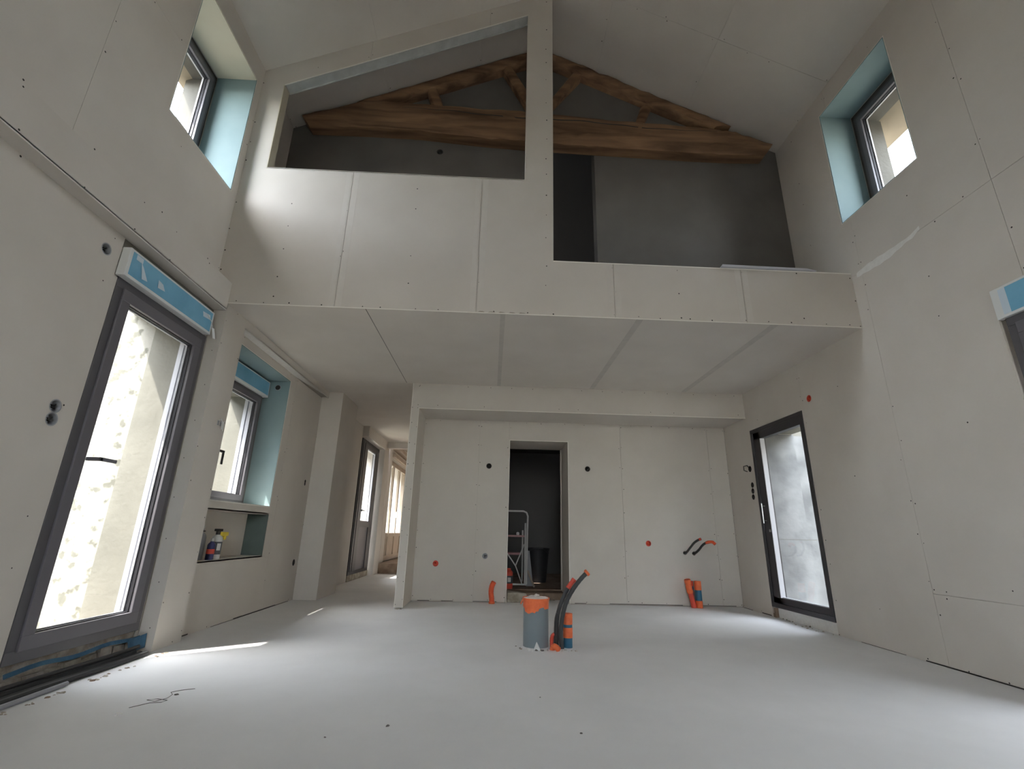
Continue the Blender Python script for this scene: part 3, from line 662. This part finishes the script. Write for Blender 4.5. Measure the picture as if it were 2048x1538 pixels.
# ---- outside
tag(MB().box(-30, 30, -30, 30, -0.3, -0.14).build('ground', 'ground'), 'pale ground outside the house', 'ground', kind='structure')
M['yard'] = mat('sky blocker wall', (0.34, 0.32, 0.28), 0.95, (0.26, 0.245, 0.21), 1.5, 0.4, 12)
tag(MB().box(-7.4, -7.0, -12, 22, -0.2, 4.6).build('wall_skyblock_left', 'yard'), 'added wall across the yard, blocks low sky on the left', 'wall', kind='structure')  # unseen wall, put in to cut low sky light through the left openings
tag(MB().box(8.0, 8.4, -12, 22, -0.2, 4.2).build('wall_skyblock_right', 'yard'), 'added wall across the yard, blocks low sky on the right', 'wall', kind='structure')  # its unseen counterpart, added to cut low sky on the right
ow = empty('wall_outside_left', (-3.1, 3.9, 0), 'rough lime rendered masonry outside the tall left door', 'wall', kind='structure')
MB().box(-3.08, -6.5, 3.80, 4.2, -0.2, 2.75).build('rough_render', 'render', ow)
MB().box(-2.853, -3.08, 3.794, 3.82, 0.0, 2.62).build('rough_render', 'render', ow)
MB().box(-2.60, -2.853, 3.788, 3.82, 0.0, 2.62).build('outer_reveal', 'render2', ow)
MB().box(-2.62, -3.075, 2.78, 3.787, 2.54, 2.625).build('outer_lintel', 'render2', ow)
MB().box(-2.60, -3.08, 2.60, 3.08, 0.0, 2.6).build('outer_reveal', 'render2', ow)  # near side, unseen, widened to narrow the sun strip on the floor
ow2 = empty('wall_outside_right', (3.9, 6.1, 0), 'pale concrete wall outside the black framed door', 'wall', kind='structure')
MB().box(3.392, 3.845, 5.90, 5.93, 0.853, 2.14).build('concrete_block', 'concrete', ow2)
MB().box(3.392, 3.845, 5.897, 5.93, 0.1, 0.848).build('concrete_block', 'concrete', ow2)
MB().box(3.392, 3.845, 5.903, 5.93, 0.84, 0.86).build('mortar_joint', 'render2', ow2)
MB().box(3.84, 7.0, 5.98, 6.25, 0.846, 0.854).build('mortar_joint', 'render2', ow2)
MB().box(3.84, 7.0, 5.98, 6.25, 2.14, 2.9).build('upper_band', 'render2', ow2)
MB().box(3.84, 7.0, 5.98, 6.25, 0.852, 2.14).build('concrete_block', 'concrete', ow2)
MB().box(3.84, 7.0, 5.975, 6.25, -0.2, 0.848).build('concrete_block', 'concrete', ow2)
MB().box(3.40, 3.84, 4.80, 5.95, 2.15, 2.35).build('lintel', 'render2', ow2)
MB().box(3.45, 3.84, 4.55, 4.85, 0, 2.3).build('outer_reveal', 'concrete', ow2)

# ================================================================== THINGS
# ---- roof truss
truss = empty('roof_truss', (0.41, 4.45, 5.2), 'old rough oak roof truss spanning the loft behind the post', 'truss')
def beam(name, top, bot, y0, y1, jig=0.012, seg=14, parent=truss):
    # top and bot: polylines with same x range, in the xz plane; hewn faces
    mb = MB(); n = seg
    def samp(pl, t):
        s = t * (len(pl) - 1); i = min(int(s), len(pl) - 2); f = s - i
        return (pl[i][0] + f * (pl[i + 1][0] - pl[i][0]), pl[i][1] + f * (pl[i + 1][1] - pl[i][1]))
    rows = []
    for k in range(n + 1):
        t = k / n; a = samp(top, t); b = samp(bot, t); j = lambda: random.uniform(-jig, jig)
        mx = ((a[0] + b[0]) / 2, (a[1] + b[1]) / 2)
        rows.append([(a[0], y1, a[1]), (a[0], y0 + 0.025 + j() * .5, a[1] + j() * .4), (a[0] * .8 + b[0] * .2, y0 + j() * .6, a[1] * .8 + b[1] * .2 + j() * .4), (mx[0], y0 - 0.004 + j() * .6, mx[1] + j() * .5),
                     (a[0] * .15 + b[0] * .85, y0 + 0.002 + j() * .6, a[1] * .15 + b[1] * .85 + j() * .4), (b[0], y0 + 0.03 + j() * .5, b[1] + j() * .5), (b[0], y1, b[1])])
    m_ = 7
    for r in rows: mb.v += r
    for k in range(n):
        for q in range(m_ - 1): mb.f.append((k * m_ + q, k * m_ + q + 1, (k + 1) * m_ + q + 1, (k + 1) * m_ + q))
        mb.f.append((k * m_ + m_ - 1, k * m_, (k + 1) * m_, (k + 1) * m_ + m_ - 1))
    mb.f.append(tuple(range(m_))); mb.f.append(tuple(n * m_ + q for q in range(m_))[::-1])
    return mb.build(name, 'wood', parent, smooth=True)
tb_top = [(-2.33, 5.375), (-1.60, 5.65), (-0.95, 5.63), (-0.3, 5.61), (0.23, 5.60), (0.90, 5.56), (1.54, 5.535), (2.50, 5.49), (2.75, 5.455), (3.17, 5.305)]
tb_bot = [(-2.235, 5.24), (-1.6, 5.25), (-1.0, 5.245), (-0.3, 5.19), (0.24, 5.165), (0.75, 5.155), (1.2, 5.145), (2.28, 5.127), (2.7, 5.13), (3.065, 5.148)]
tie = beam('tie_beam', tb_top, tb_bot, 4.38, 4.549, 0.014, 44)
# long shake (crack) in the tie beam
ck = []
for k in range(50):
    t = k / 49; x = -1.2 + 3.7 * t; z = 5.53 - 0.085 * t * 1.5 + 0.012 * math.sin(t * 14) + 0.005 * math.sin(t * 47); ck.append((x, z, 0.006 * math.sin(math.pi * t) + 0.002))
cm = MB(); cm.add([(x, 4.3725, z + w_) for x, z, w_ in ck] + [(x, 4.3725, z - w_) for x, z, w_ in ck], [(k, k + 1, 51 + k, 50 + k) for k in range(49)])
cm.build('drying_crack', 'recess', tie, recalc=False)
rz_ = lambda x: ROOF(x) - 0.012
beam('rafter', [(x, rz_(x)) for x in (-1.75, -1.2, -.6, 0, .42)], [(-1.55, 5.63), (-1.15, 5.78), (-.6, 6.03), (0, 6.31), (.42, 6.50)], 4.42, 4.549, 0.01, 18)
beam('rafter', [(x, rz_(x)) for x in (.40, 0.9, 1.45, 2.0, 2.72)], [(.40, 6.50), (0.92, 6.27), (1.45, 6.02), (2.0, 5.76), (2.5, 5.54)], 4.42, 4.549, 0.02, 22)
beam('king_post', [(0.33, 5.58), (0.33, 6.55)], [(0.47, 5.58), (0.47, 6.55)], 4.43, 4.549, 0.006, 6)
beam('strut', [(-0.86, 5.63), (-0.965, 5.94)], [(-0.72, 5.63), (-0.84, 5.98)], 4.44, 4.549, 0.005, 5)
beam('strut', [(0.30, 5.66), (-0.06, 6.33)], [(0.36, 5.80), (0.06, 6.37)], 4.44, 4.549, 0.005, 5)
beam('strut', [(0.46, 5.74), (0.84, 6.34)], [(0.46, 5.62), (0.95, 6.29)], 4.44, 4.549, 0.005, 5)
beam('strut', [(1.55, 5.54), (1.68, 5.93)], [(1.66, 5.54), (1.80, 5.88)], 4.50, 4.549, 0.004, 5)

# ---- wall boxes
def wall_box(F, u, v, r, kind, label, group=None, name='socket_box'):
    c = F(u, v, 0)
    root = empty(name, c, label, 'electrical box', group)
    rm = {'dark': 'recess', 'red': 'red', 'grey': 'greyplastic', 'orange': 'redorange'}[kind]
    n = 18; mb = MB(); R0 = r - 0.001; dp = 0.04
    rings = [[F(*p, d) for p in circ(u, v, rr, n)] for rr, d in ((r + 0.003, -0.0012), (R0 - .0025, -0.0012), (R0 - 0.0035, dp), )]
    b = 0
    for rg in rings: mb.v += rg
    for i in range(2):
        for k in range(n): mb.f.append((i * n + k, i * n + (k + 1) % n, (i + 1) * n + (k + 1) % n, (i + 1) * n + k))
    mb.f.append(tuple(2 * n + k for k in range(n)))
    mb.build('cup', 'greyplastic' if kind == 'grey' else ('red' if kind in ('red', 'orange') else 'recess'), root)
    if kind == 'grey':
        ins = MB()
        for a in (0.3, 2.4, 4.2):
            p0 = F(u + r * .5 * math.cos(a), v + r * .5 * math.sin(a), 0.035); p1 = F(u + r * .3 * math.cos(a + .6), v + r * .4 * math.sin(a + .6), 0.005)
            ins.ring_tube([p0, F(u + .2 * r * math.cos(a), v + .2 * r * math.sin(a), 0.02), p1], 0.004, 6)
        ins.build('wire_end', 'black', root)
    else:
        ins = MB(); ins.ring_tube([F(u - r * .2, v + r * .1, 0.038), F(u, v, 0.02), F(u + r * .15, v - r * .2, 0.004)], 0.35 * r, 8)
        ins.build('conduit_end', 'redorange' if kind in ('red', 'orange') else 'black', root)
    return root
wall_box(F, 2.676, 2.469, 0.036, 'grey', 'single grey socket box high up beside the blue shutter box of the tall left door')
wall_box(F, 2.670, 1.461, 0.036, 'grey', 'upper of the two grey socket boxes left of the tall glass door')
wall_box(F, 2.671, 1.387, 0.036, 'grey', 'lower of the two grey socket boxes left of the tall glass door')
wall_box(FB, 6.408, 0.442, 0.036, 'dark', 'small dark socket box low on the wall beyond the niche')
wall_box(FB, 6.392, 1.43, 0.020, 'dark', 'narrow dark hole in the wall beyond the bay window, upper of a close pair')
wall_box(FB, 6.392, 1.40, 0.020, 'dark', 'narrow dark hole in the wall beyond the bay window, lower of a close pair')
wall_box(FX(-2.42, -1), 7.75, 1.33, 0.020, 'dark', 'upper small dark hole in the passage wall before the grey door')
wall_box(FX(-2.42, -1), 7.75, 1.25, 0.020, 'dark', 'middle small dark hole in the passage wall before the grey door')
wall_box(FX(-2.42, -1), 7.78, 0.47, 0.030, 'dark', 'small dark socket box low in the passage wall before the grey door')
wall_box(FR, 4.69, 2.268, 0.034, 'orange', 'red box hole in the right wall just above the black framed door')
wall_box(FR, 6.024, 1.703, 0.036, 'dark', 'dark box left of the black door, highest, with a cable loop')
wall_box(FR, 6.013, 1.50, 0.032, 'dark', 'dark switch box left of the black door, top of the column of three')
wall_box(FR, 6.019, 1.426, 0.032, 'dark', 'dark switch box left of the black door, middle of the column of three')
wall_box(FR, 6.025, 1.353, 0.032, 'dark', 'dark switch box left of the black door, bottom of the column of three')
wall_box(FK, -0.057, 1.725, 0.034, 'dark', 'dark round box in the back wall up to the left of the doorway')
wall_box(FK, 1.307, 1.722, 0.034, 'dark', 'dark round box in the back wall up to the right of the doorway')
wall_box(FK, -0.066, 0.558, 0.034, 'grey', 'grey round box low in the back wall left of the doorway')
wall_box(FK, -0.70, 0.454, 0.034, 'red', 'dark red round box low at the left end of the back wall')
wall_box(FK, 2.099, 0.760, 0.034, 'orange', 'orange red round box in the back wall right of the doorway')
wall_box(FL, -0.747, 5.087, 0.035, 'dark', 'dark round box in the loft wall below the truss')
# box on the green reveal of window_2 (faces the camera)
rbx = empty('socket_box', (-2.563, 5.487, 2.422), 'dark round box on the green reveal under the head of the bay window', 'electrical box')
rg = MB().ring_tube([(-2.563, 5.4875, 2.422), (-2.563, 5.483, 2.422)], 0.034, 18); rg.build('rim', 'greyplastic', rbx)
MB().ring_tube([(-2.563, 5.484, 2.422), (-2.563, 5.4815, 2.422)], 0.029, 18).build('cover', 'recess', rbx)
# cable loop by the high right box
tag(MB().ring_tube([(3.30, 6.03, 1.70), (3.27, 6.05, 1.75), (3.25, 6.10, 1.745), (3.24, 6.08, 1.69), (3.26, 6.04, 1.67)], 0.006, 8).build('cable_loop', 'black', smooth=True), 'short black cable looping out of the highest box left of the black door', 'cable')
# wires with a white plate by the bay window
wo = empty('wire_outlet', (-2.336, 4.06, 1.66), 'roughly cut outlet with loose white wires between the tall door and the bay window', 'outlet')
oc = MB().box(-2.3355, -2.33, 4.035, 4.055, 1.66, 1.70).box(-2.3355, -2.33, 4.075, 4.09, 1.66, 1.70).build('clip', 'greyplastic', wo)
ow_ = MB().ring_tube([(-2.335, 4.045, 1.70), (-2.315, 4.05, 1.715), (-2.31, 4.065, 1.69), (-2.31, 4.07, 1.63)], 0.004, 6).ring_tube([(-2.335, 4.085, 1.69), (-2.315, 4.09, 1.70), (-2.312, 4.095, 1.62)], 0.004, 6)
ow_.build('wire', 'filmwhite', wo)
# ---- conduits on the back wall
def conduit(name, path, r, m, label, cat='conduit', tape=None, group=None, n=12):
    P = [Vector(p) for p in path]; Q = []
    for i in range(len(P) - 1):
        p0, p1, p2, p3 = P[max(i - 1, 0)], P[i], P[i + 1], P[min(i + 2, len(P) - 1)]
        for k in range(5):
            t = k / 5; Q.append(0.5 * ((2 * p1) + (p2 - p0) * t + (2 * p0 - 5 * p1 + 4 * p2 - p3) * t * t + (3 * p1 - p0 - 3 * p2 + p3) * t ** 3))
    Q.append(P[-1])
    root = empty(name, tuple(P[0]), label, cat, group)
    L = len(Q); rr = [r * (1 + (0.06 if i % 2 else -0.0)) for i in range(L)]
    MB().ring_tube(Q, rr, n).build('tube', m, root, smooth=True)
    if tape:
        for (a, b, tm, ex) in tape:
            i0, i1 = int(a * (L - 1)), max(int(b * (L - 1)), int(a * (L - 1)) + 1); seg = Q[i0:i1 + 1]
            MB().ring_tube(seg, [r * (1.12 + ex * random.uniform(0, 1)) for _ in seg], n).build('tape', tm, root, smooth=True)
    return root
conduit('conduit', [(2.582, 6.64, 0.651), (2.585, 6.56, 0.66), (2.60, 6.46, 0.72), (2.63, 6.40, 0.78), (2.665, 6.36, 0.815), (2.70, 6.33, 0.835)], 0.014, 'black', 'left of two short black conduits bending out of the back wall', tape=[(0.9, 1, 'red', .2)])
conduit('conduit', [(2.703, 6.64, 0.647), (2.705, 6.56, 0.655), (2.715, 6.46, 0.70), (2.74, 6.40, 0.755), (2.78, 6.36, 0.79), (2.84, 6.33, 0.80), (2.87, 6.31, 0.77)], 0.014, 'black', 'right of two short black conduits bending out of the back wall, orange taped end', tape=[(0.66, 1, 'redorange', .35)])
conduit('conduit', [(0.04, 6.54, -0.005), (0.038, 6.54, 0.05), (0.028, 6.54, 0.13), (0.035, 6.53, 0.20), (0.06, 6.52, 0.255)], 0.031, 'redorange', 'orange red conduit stub at the wall foot left of the doorway', tape=[(0.0, 0.15, 'orange', .3)])
conduit('conduit', [(2.60, 6.50, -0.005), (2.595, 6.50, 0.05), (2.57, 6.49, 0.15), (2.55, 6.49, 0.25), (2.535, 6.48, 0.335)], 0.030, 'red', 'red conduit stub leaning left beside the blue pipe at the back wall', tape=[(0.55, 1, 'orange', .25)])
conduit('conduit', [(2.615, 6.572, -0.005), (2.618, 6.572, 0.1), (2.622, 6.572, 0.2), (2.618, 6.572, 0.31)], 0.020, 'navy', 'dark blue conduit stub between the red one and the blue pipe', tape=[(0.85, 1, 'red', .2)])
def pipe(name, c, r, h, m, label, bands, tilt=0.0):
    root = empty(name, (c[0], c[1], 0), label, 'pipe')
    MB().lathe([(r, -0.01), (r, h), (r - .004, h), (r - .004, h - .02)], c, 24).build('tube', m, root, smooth=True)
    for z0, z1, tm in bands: MB().lathe([(r + .0008, z0), (r + .002, z0 + .001), (r + .002, z1), (r + .0005, z1 + .0005)], c, 24).build('tape', tm, root, smooth=True)
    return root
pp = pipe('pipe', (2.672, 6.50, 0), 0.041, 0.315, 'bluepipe', 'blue pipe with orange tape at the foot of the back wall', [(0.21, 0.316, 'orange'), (0.0, 0.085, 'orange')])
# ---- central services
big = empty('drain_pipe', (0.385, 4.2, 0), 'wide grey pipe stub rising mid floor, its mouth closed with fabric and orange tape', 'pipe')
BC = (0.385, 4.21, 0); R = 0.101
MB().lathe([(R, -0.01), (R, 0.345), (R - .005, 0.345), (R - .006, 0.30)], BC, 40).build('tube', 'pvc', big, smooth=True)
cv = MB(); n = 36; rows = []
for i, rr in enumerate((0.0001, 0.04, 0.075, 0.098, 0.106)):
    for k in range(n):
        a = 2 * math.pi * k / n; z = 0.352 + 0.006 * math.sin(3 * a + i) + (0.004 if i < 3 else 0) - (0.012 if i == 4 else 0)
        cv.v.append((BC[0] + rr * math.cos(a), BC[1] + rr * math.sin(a), z))
for i in range(4):
    for k in range(n): cv.f.append((i * n + k, i * n + (k + 1) % n, (i + 1) * n + (k + 1) % n, (i + 1) * n + k))
cv.build('fabric_cover', 'fabric', big, smooth=True)
tp = MB(); n = 72
def low(a):
    d = (math.degrees(a) % 360)
    z = 0.285 + 0.006 * math.sin(5 * a)
    if 205 < d < 262: z = 0.247 + 0.006 * math.sin(9 * a)
    if 262 <= d < 278: z = 0.262
    if 300 < d < 360: z = 0.275
    return z
for i in range(3):
    for k in range(n):
        a = 2 * math.pi * k / n; zt = 0.352; zb = low(a); z = zb + (zt - zb) * i / 2; rr = R + 0.003 + 0.0015 * math.sin(11 * a + i) + (0.006 if i == 2 else 0)
        tp.v.append((BC[0] + rr * math.cos(a), BC[1] + rr * math.sin(a), z))
for i in range(2):
    for k in range(n): tp.f.append((i * n + k, i * n + (k + 1) % n, (i + 1) * n + (k + 1) % n, (i + 1) * n + k))
tp.build('tape_wrap', 'orange', big, smooth=True)
MB().ring_tube([(BC[0] - .02, BC[1] - .03, 0.362), (BC[0] + .0, BC[1] - .01, 0.372), (BC[0] + .03, BC[1] + .05, .364)], [.006, .01, .004], 8).build('fabric_knot', 'fabric', big)
MB().add([(BC[0] - .108, BC[1] - .02, .352), (BC[0] - .10, BC[1] - .06, .352), (BC[0] - .125, BC[1] - .07, .305), (BC[0] - .13, BC[1] - .03, .31)], [(0, 1, 2, 3)]).build('tape_flap', 'orange', big)
conduit('conduit', [(0.582, 4.12, -0.01), (0.572, 4.12, 0.1), (0.585, 4.12, 0.22), (0.62, 4.12, 0.335), (0.68, 4.12, 0.435), (0.745, 4.12, 0.512), (0.797, 4.12, 0.56)], 0.017, 'greycond', 'longer dark grey conduit curving up to the right beside the big grey pipe, orange tip', tape=[(0.95, 1, 'orange', .55)], n=14)
conduit('conduit', [(0.548, 4.165, -0.01), (0.545, 4.165, 0.12), (0.557, 4.165, 0.235), (0.59, 4.165, 0.335), (0.64, 4.165, 0.43), (0.695, 4.165, 0.50)], 0.016, 'greycond', 'shorter dark grey conduit behind the long one, with a red taped end', tape=[(0.82, 1, 'red', .25)], n=14)
conduit('conduit', [(0.528, 4.125, -0.01), (0.528, 4.125, 0.1), (0.533, 4.125, 0.20), (0.545, 4.125, 0.25)], 0.009, 'black', 'thin black conduit pressed against the left of the curved grey pair')
pipe('pipe', (0.636, 4.17, 0), 0.036, 0.243, 'bluepipe', 'blue pipe banded with orange tape right of the curved grey conduits', [(0.165, 0.244, 'orange'), (0.07, 0.143, 'orange')])
conduit('conduit', [(0.50, 4.08, 0.0), (0.515, 4.05, 0.03), (0.545, 4.02, 0.012)], 0.02, 'orange', 'short orange taped stub lying at the foot of the curved grey conduits')
conduit('conduit', [(0.508, 4.15, -0.01), (0.505, 4.15, 0.05), (0.512, 4.14, 0.085), (0.53, 4.13, 0.10)], 0.015, 'red', 'small dark red conduit bending between the big pipe and the curved conduits')
# chips around the services
shards = empty('rubble', (0.4, 4.05, 0), 'ring of broken screed chips around the big grey pipe', 'rubble')
random.seed(11)
def shard(c, s, name, m, parent, h=0.5):
    k = random.randint(4, 6); a0 = random.random() * 6; base = [(c[0] + s * math.cos(a0 + 6.283 * i / k) * random.uniform(.6, 1), c[1] + s * math.sin(a0 + 6.283 * i / k) * random.uniform(.5, 1), c[2]) for i in range(k)]
    top = [(c[0] + (x - c[0]) * random.uniform(.5, .9), c[1] + (y - c[1]) * random.uniform(.5, .9), c[2] + s * h * random.uniform(.5, 1)) for x, y, z in base]
    return MB().prism(base, top).build(name, m, parent)
for k in range(26):
    a = random.uniform(math.pi * 0.95, math.pi * 2.1); rr = random.uniform(0.105, 0.15)
    shard((0.39 + rr * math.cos(a) * 1.1, 4.17 + rr * math.sin(a), 0), random.uniform(.008, .02), 'chip', random.choice(['chip', 'dust', 'chip', 'thread']), shards)
for k in range(12): shard((random.uniform(.52, .70), random.uniform(4.02, 4.08), 0), random.uniform(.006, .014), 'chip', random.choice(['chip', 'dust']), shards)
tag(MB().prism([(0.355, 4.06, 0.0), (0.405, 4.045, 0.0), (0.375, 4.05, 0.055)], [(0.36, 4.075, 0.0), (0.41, 4.06, 0.0), (0.38, 4.062, 0.056)]).build('plaster_shard', 'filmwhite'), 'pale triangular shard leaning at the front of the big grey pipe', 'shard')
# loose bits on the floor
for (x, y, s, lab, m_) in [(-1.694, 2.637, .022, 'white crumb on the floor below the thin thread', 'chip'), (-1.61, 2.927, .015, 'dark crumb on the floor just right of the thread', 'thread'),
                       (-0.436, 2.537, .013, 'dark crumb on the open floor left of centre', 'thread'), (0.433, 2.473, .009, 'tiny dark crumb on the floor right of centre near the front', 'thread'),
                       (-0.672, 2.405, .007, 'tiniest dark crumb on the floor nearest the lower picture edge', 'thread'), (0.296, 2.957, .006, 'tiny crumb on the floor in front of the big grey pipe', 'thread')]:
    o = shard((x, y, 0), s, 'crumb', m_, None); tag(o, lab, 'crumb')
th = [(-1.71, 2.729), (-1.68, 2.77), (-1.66, 2.80), (-1.61, 2.81), (-1.60, 2.84), (-1.66, 2.86), (-1.70, 2.84), (-1.65, 2.82), (-1.62, 2.87), (-1.63, 2.93), (-1.66, 2.965), (-1.63, 3.0), (-1.572, 3.029)]
tag(MB().ring_tube([(x, y, 0.0015) for x, y in th], 0.0014, 5).build('thread', 'thread', smooth=True), 'thin dark thread curled on the floor in front of the tall left door', 'thread')
# cables along the foot of the left door
for (x0, r, m_, z, y0, lab) in [(-2.385, .020, 'greycond', .021, 2.0, 'thick dark cable lying nearest the sill of the tall left door'), (-2.338, .014, 'black', .015, 2.1, 'thin black cable second from the sill of the tall left door'),
                         (-2.302, .016, 'greycond', .017, 2.0, 'dark grey cable on the room side of the bundle at the tall left door'), (-2.362, .012, 'black', .056, 2.2, 'thin black cable on top of the bundle at the tall left door')]:
    ys = [y0 + i * (3.72 - y0) / 18 for i in range(19)]
    tag(MB().ring_tube([(x0 + .004 * math.sin(y * 4), y, z + .002 * math.sin(y * 5)) for y in ys], r, 8).build('cable', m_, smooth=True), lab, 'cable')
tag(MB().ring_tube([(-2.25, 2.0, .013), (-2.255, 2.4, .013), (-2.262, 2.8, .013), (-2.268, 3.05, .013)], 0.012, 8).build('conduit', 'greyplastic', smooth=True), 'light grey conduit on the floor at the lower left corner by the dark cables', 'conduit')
dd = empty('dust_ridge', (-2.215, 3.2, 0), 'ridge of brown dust and crumbs along the foot of the tall left door', 'rubble')
random.seed(5)
for k in range(40): shard((-2.215 + random.uniform(-.02, .03), random.uniform(2.3, 3.8), 0), random.uniform(.006, .02), 'chip', random.choice(['dust', 'brown', 'stone']), dd, .4)
for (x0, y0, x1, y1, n_, lab, nm) in [(3.20, 4.85, 3.30, 5.85, 14, 'crumbs along the sill of the black framed door', 'rubble')]:
    e = empty('rubble', (3.25, 5.3, 0), lab, 'rubble')
    for k in range(n_): shard((random.uniform(x0, x1), random.uniform(y0, y1), 0), random.uniform(.006, .018), 'chip', random.choice(['dust', 'stone']), e, .4)
e = empty('rubble', (-1.03, 5.97, 0), 'grey crumbs at the foot of the partition end', 'rubble')
for k in range(8): shard((-1.06 + random.uniform(0, .09), 5.965 + random.uniform(-.02, .01), 0), random.uniform(.008, .018), 'chip', 'stone', e, .6)

# ---- bottles in the niche
def bottle(name, x, y, r, h, m, label, cat, extras):
    root = empty(name, (x, y, 0.563), label, cat)
    MB().lathe([(r * .92, 0), (r, .006), (r, h * .72), (r * .85, h * .80), (r * .42, h * .88), (r * .38, h)], (x, y, 0.563), 24).build('body', m, root, smooth=True)
    for nm, z0, z1, rr, mm in extras: MB().lathe([(rr * .98, z0), (rr, z0 + .002), (rr, z1 - .002), (rr * .98, z1)], (x, y, 0.563), 24).build(nm, mm, root, smooth=True)
    return root
b1 = bottle('foam_bottle', -2.50, 4.70, 0.046, 0.24, 'bottle', 'white bottle with a dark and red label and yellow trigger in the niche', 'bottle',
            [('label', 0.04, 0.15, .0468, 'labeldark'), ('collar', .21, .245, .02, 'black')])
lb = MB(); 
for k in range(7):
    a = -0.9 + k * 0.12; lb.v += [(-2.50 + .0474 * math.cos(a), 4.70 + .0474 * math.sin(a), .563 + .075), (-2.50 + .0474 * math.cos(a), 4.70 + .0474 * math.sin(a), .563 + .135)]
lb.f = [(2 * k, 2 * k + 2, 2 * k + 3, 2 * k + 1) for k in range(6)]; lb.build('label_white', 'bottle', b1, recalc=False)
lb = MB()
for k in range(7):
    a = -2.1 + k * 0.15; lb.v += [(-2.50 + .0474 * math.cos(a), 4.70 + .0474 * math.sin(a), .563 + .045), (-2.50 + .0474 * math.cos(a), 4.70 + .0474 * math.sin(a), .563 + .085)]
lb.f = [(2 * k, 2 * k + 2, 2 * k + 3, 2 * k + 1) for k in range(6)]; lb.build('label_red', 'red', b1, recalc=False)
MB().box(-2.51, -2.46, 4.70, 4.81, .563 + .20, .563 + .235).box(-2.50, -2.47, 4.77, 4.80, .563 + .165, .563 + .205).build('trigger', 'yellow', b1, bevel=.006)
MB().box(-2.52, -2.47, 4.66, 4.72, .563 + .24, .563 + .262).build('nozzle', 'black', b1, bevel=.004)
b2 = bottle('metal_canister', -2.575, 4.565, 0.045, 0.26, 'greyplastic', 'grey canister behind the white bottle in the niche', 'canister', [('cap', .262, .285, .022, 'tube'), ('ring', .235, .245, .03, 'black')])
b3 = bottle('spray_can', -2.47, 4.57, 0.032, 0.17, 'navy', 'navy and red spray can at the left end of the niche', 'can', [('band', 0.05, 0.09, .0326, 'red'), ('cap', .155, .18, .014, 'tube')])

# ---- storeroom contents
cart = empty('tube_trolley', (0.2, 7.5, 0.1), 'white tubular frame stand with shelves in the dark doorway', 'trolley')
def cyl(path, r=.012, m='tube', nm='tube', par=cart): return MB().ring_tube(path, r, 8).build(nm, m, par, smooth=True)
cyl([(-0.25, 7.4, .15), (-0.25, 7.4, 1.12), (-.235, 7.4, 1.155), (-0.2, 7.4, 1.17), (0.48, 7.4, 1.17), (0.525, 7.4, 1.15), (0.545, 7.4, 1.10), (0.54, 7.4, 0.90), (0.535, 7.4, .15)], .013, 'tube', 'hoop')
cyl([(0.512, 7.42, .15), (0.512, 7.42, 1.0)], .012, 'tube', 'post')
cyl([(-0.25, 7.42, .148), (0.535, 7.42, .148)], .012, 'tube', 'foot_rail')
cyl([(0.50, 7.42, .70), (0.375, 7.42, .40), (0.47, 7.42, .16)], .009, 'tube', 'brace')
cyl([(0.24, 7.42, .58), (0.375, 7.42, .40)], .009, 'tube', 'brace')
MB().box(-0.24, 0.50, 7.43, 7.8, .80, .825).build('shelf', 'pinkboard', cart)
MB().box(-0.24, 0.46, 7.43, 7.8, .55, .575).build('shelf', 'pinkboard', cart)
for z in (.15,): cyl([(-0.25, 7.85, .15), (-0.25, 7.85, .9)], .012, 'tube', 'post'); cyl([(0.5, 7.85, .15), (0.5, 7.85, .9)], .012, 'tube', 'post')
tag(MB().lathe([(.02, 0), (.024, .01), (.022, .035), (.01, .045)], (.41, 7.6, .826), 16).build('helmet', 'filmwhite', smooth=True), 'small white rounded item on the top shelf of the stand', 'container')
can = empty('red_canister', (0.27, 7.31, .1), 'red canister with a dark label at the left jamb of the doorway', 'canister')
MB().lathe([(.055, 0), (.06, .01), (.06, .22), (.03, .25), (.03, .27)], (.275, 7.325, .1), 24).build('body', 'red', can, smooth=True)
MB().lathe([(.0605, .07), (.061, .072), (.061, .17), (.0605, .172)], (.275, 7.325, .1), 24).build('label', 'labeldark', can, smooth=True)
MB().box(.26, .305, 7.262, 7.264, .19, .25).build('label_print', 'bottle', can)
bn = empty('bin', (0.72, 8.3, .1), 'black plastic bin in the dark storeroom', 'bin')
MB().lathe([(.15, 0), (.2, .5), (.21, .5), (.21, .53), (.19, .53), (.14, .02)], (.78, 8.4, .1), 24).build('body', 'darkbin', bn, smooth=True)
MB().ring_tube([(.60, 8.3, .55), (.70, 8.15, .62), (.85, 8.15, .62), (.96, 8.3, .55)], .008, 6).build('handle', 'darkbin', bn)
tag(MB().prism([(.55, 7.7, .1), (.66, 7.7, .1), (.60, 7.7, .6), (.54, 7.7, .6)], [(.55, 7.72, .1), (.66, 7.72, .1), (.60, 7.75, .6), (.54, 7.75, .6)]).build('board_offcut', 'greyplastic'), 'grey board offcut standing behind the tubular stand', 'board')
tag(MB().ring_tube([(.66, 7.5, .11), (.56, 7.55, .33)], .014, 6).build('stick', 'doorwood', smooth=True), 'wooden stick leaning beside the tubular stand', 'stick')
blk = empty('stone_block', (.35, 6.75, 0), 'pale rough stone block at the left foot of the doorway', 'stone')
MB().prism([(.235, 6.67, 0), (.50, 6.69, 0), (.49, 6.70, .105), (.38, 6.69, .12), (.24, 6.68, .115)], [(.235, 6.85, 0), (.50, 6.86, 0), (.48, 6.85, .10), (.38, 6.86, .115), (.24, 6.85, .12)]).build('block', 'stone', blk, bevel=.008)
random.seed(3)
for k in range(8): shard((random.uniform(.5, 1.0), random.uniform(6.85, 6.98), 0), random.uniform(.01, .03), 'chip', random.choice(['brown', 'stone']), blk, .5)
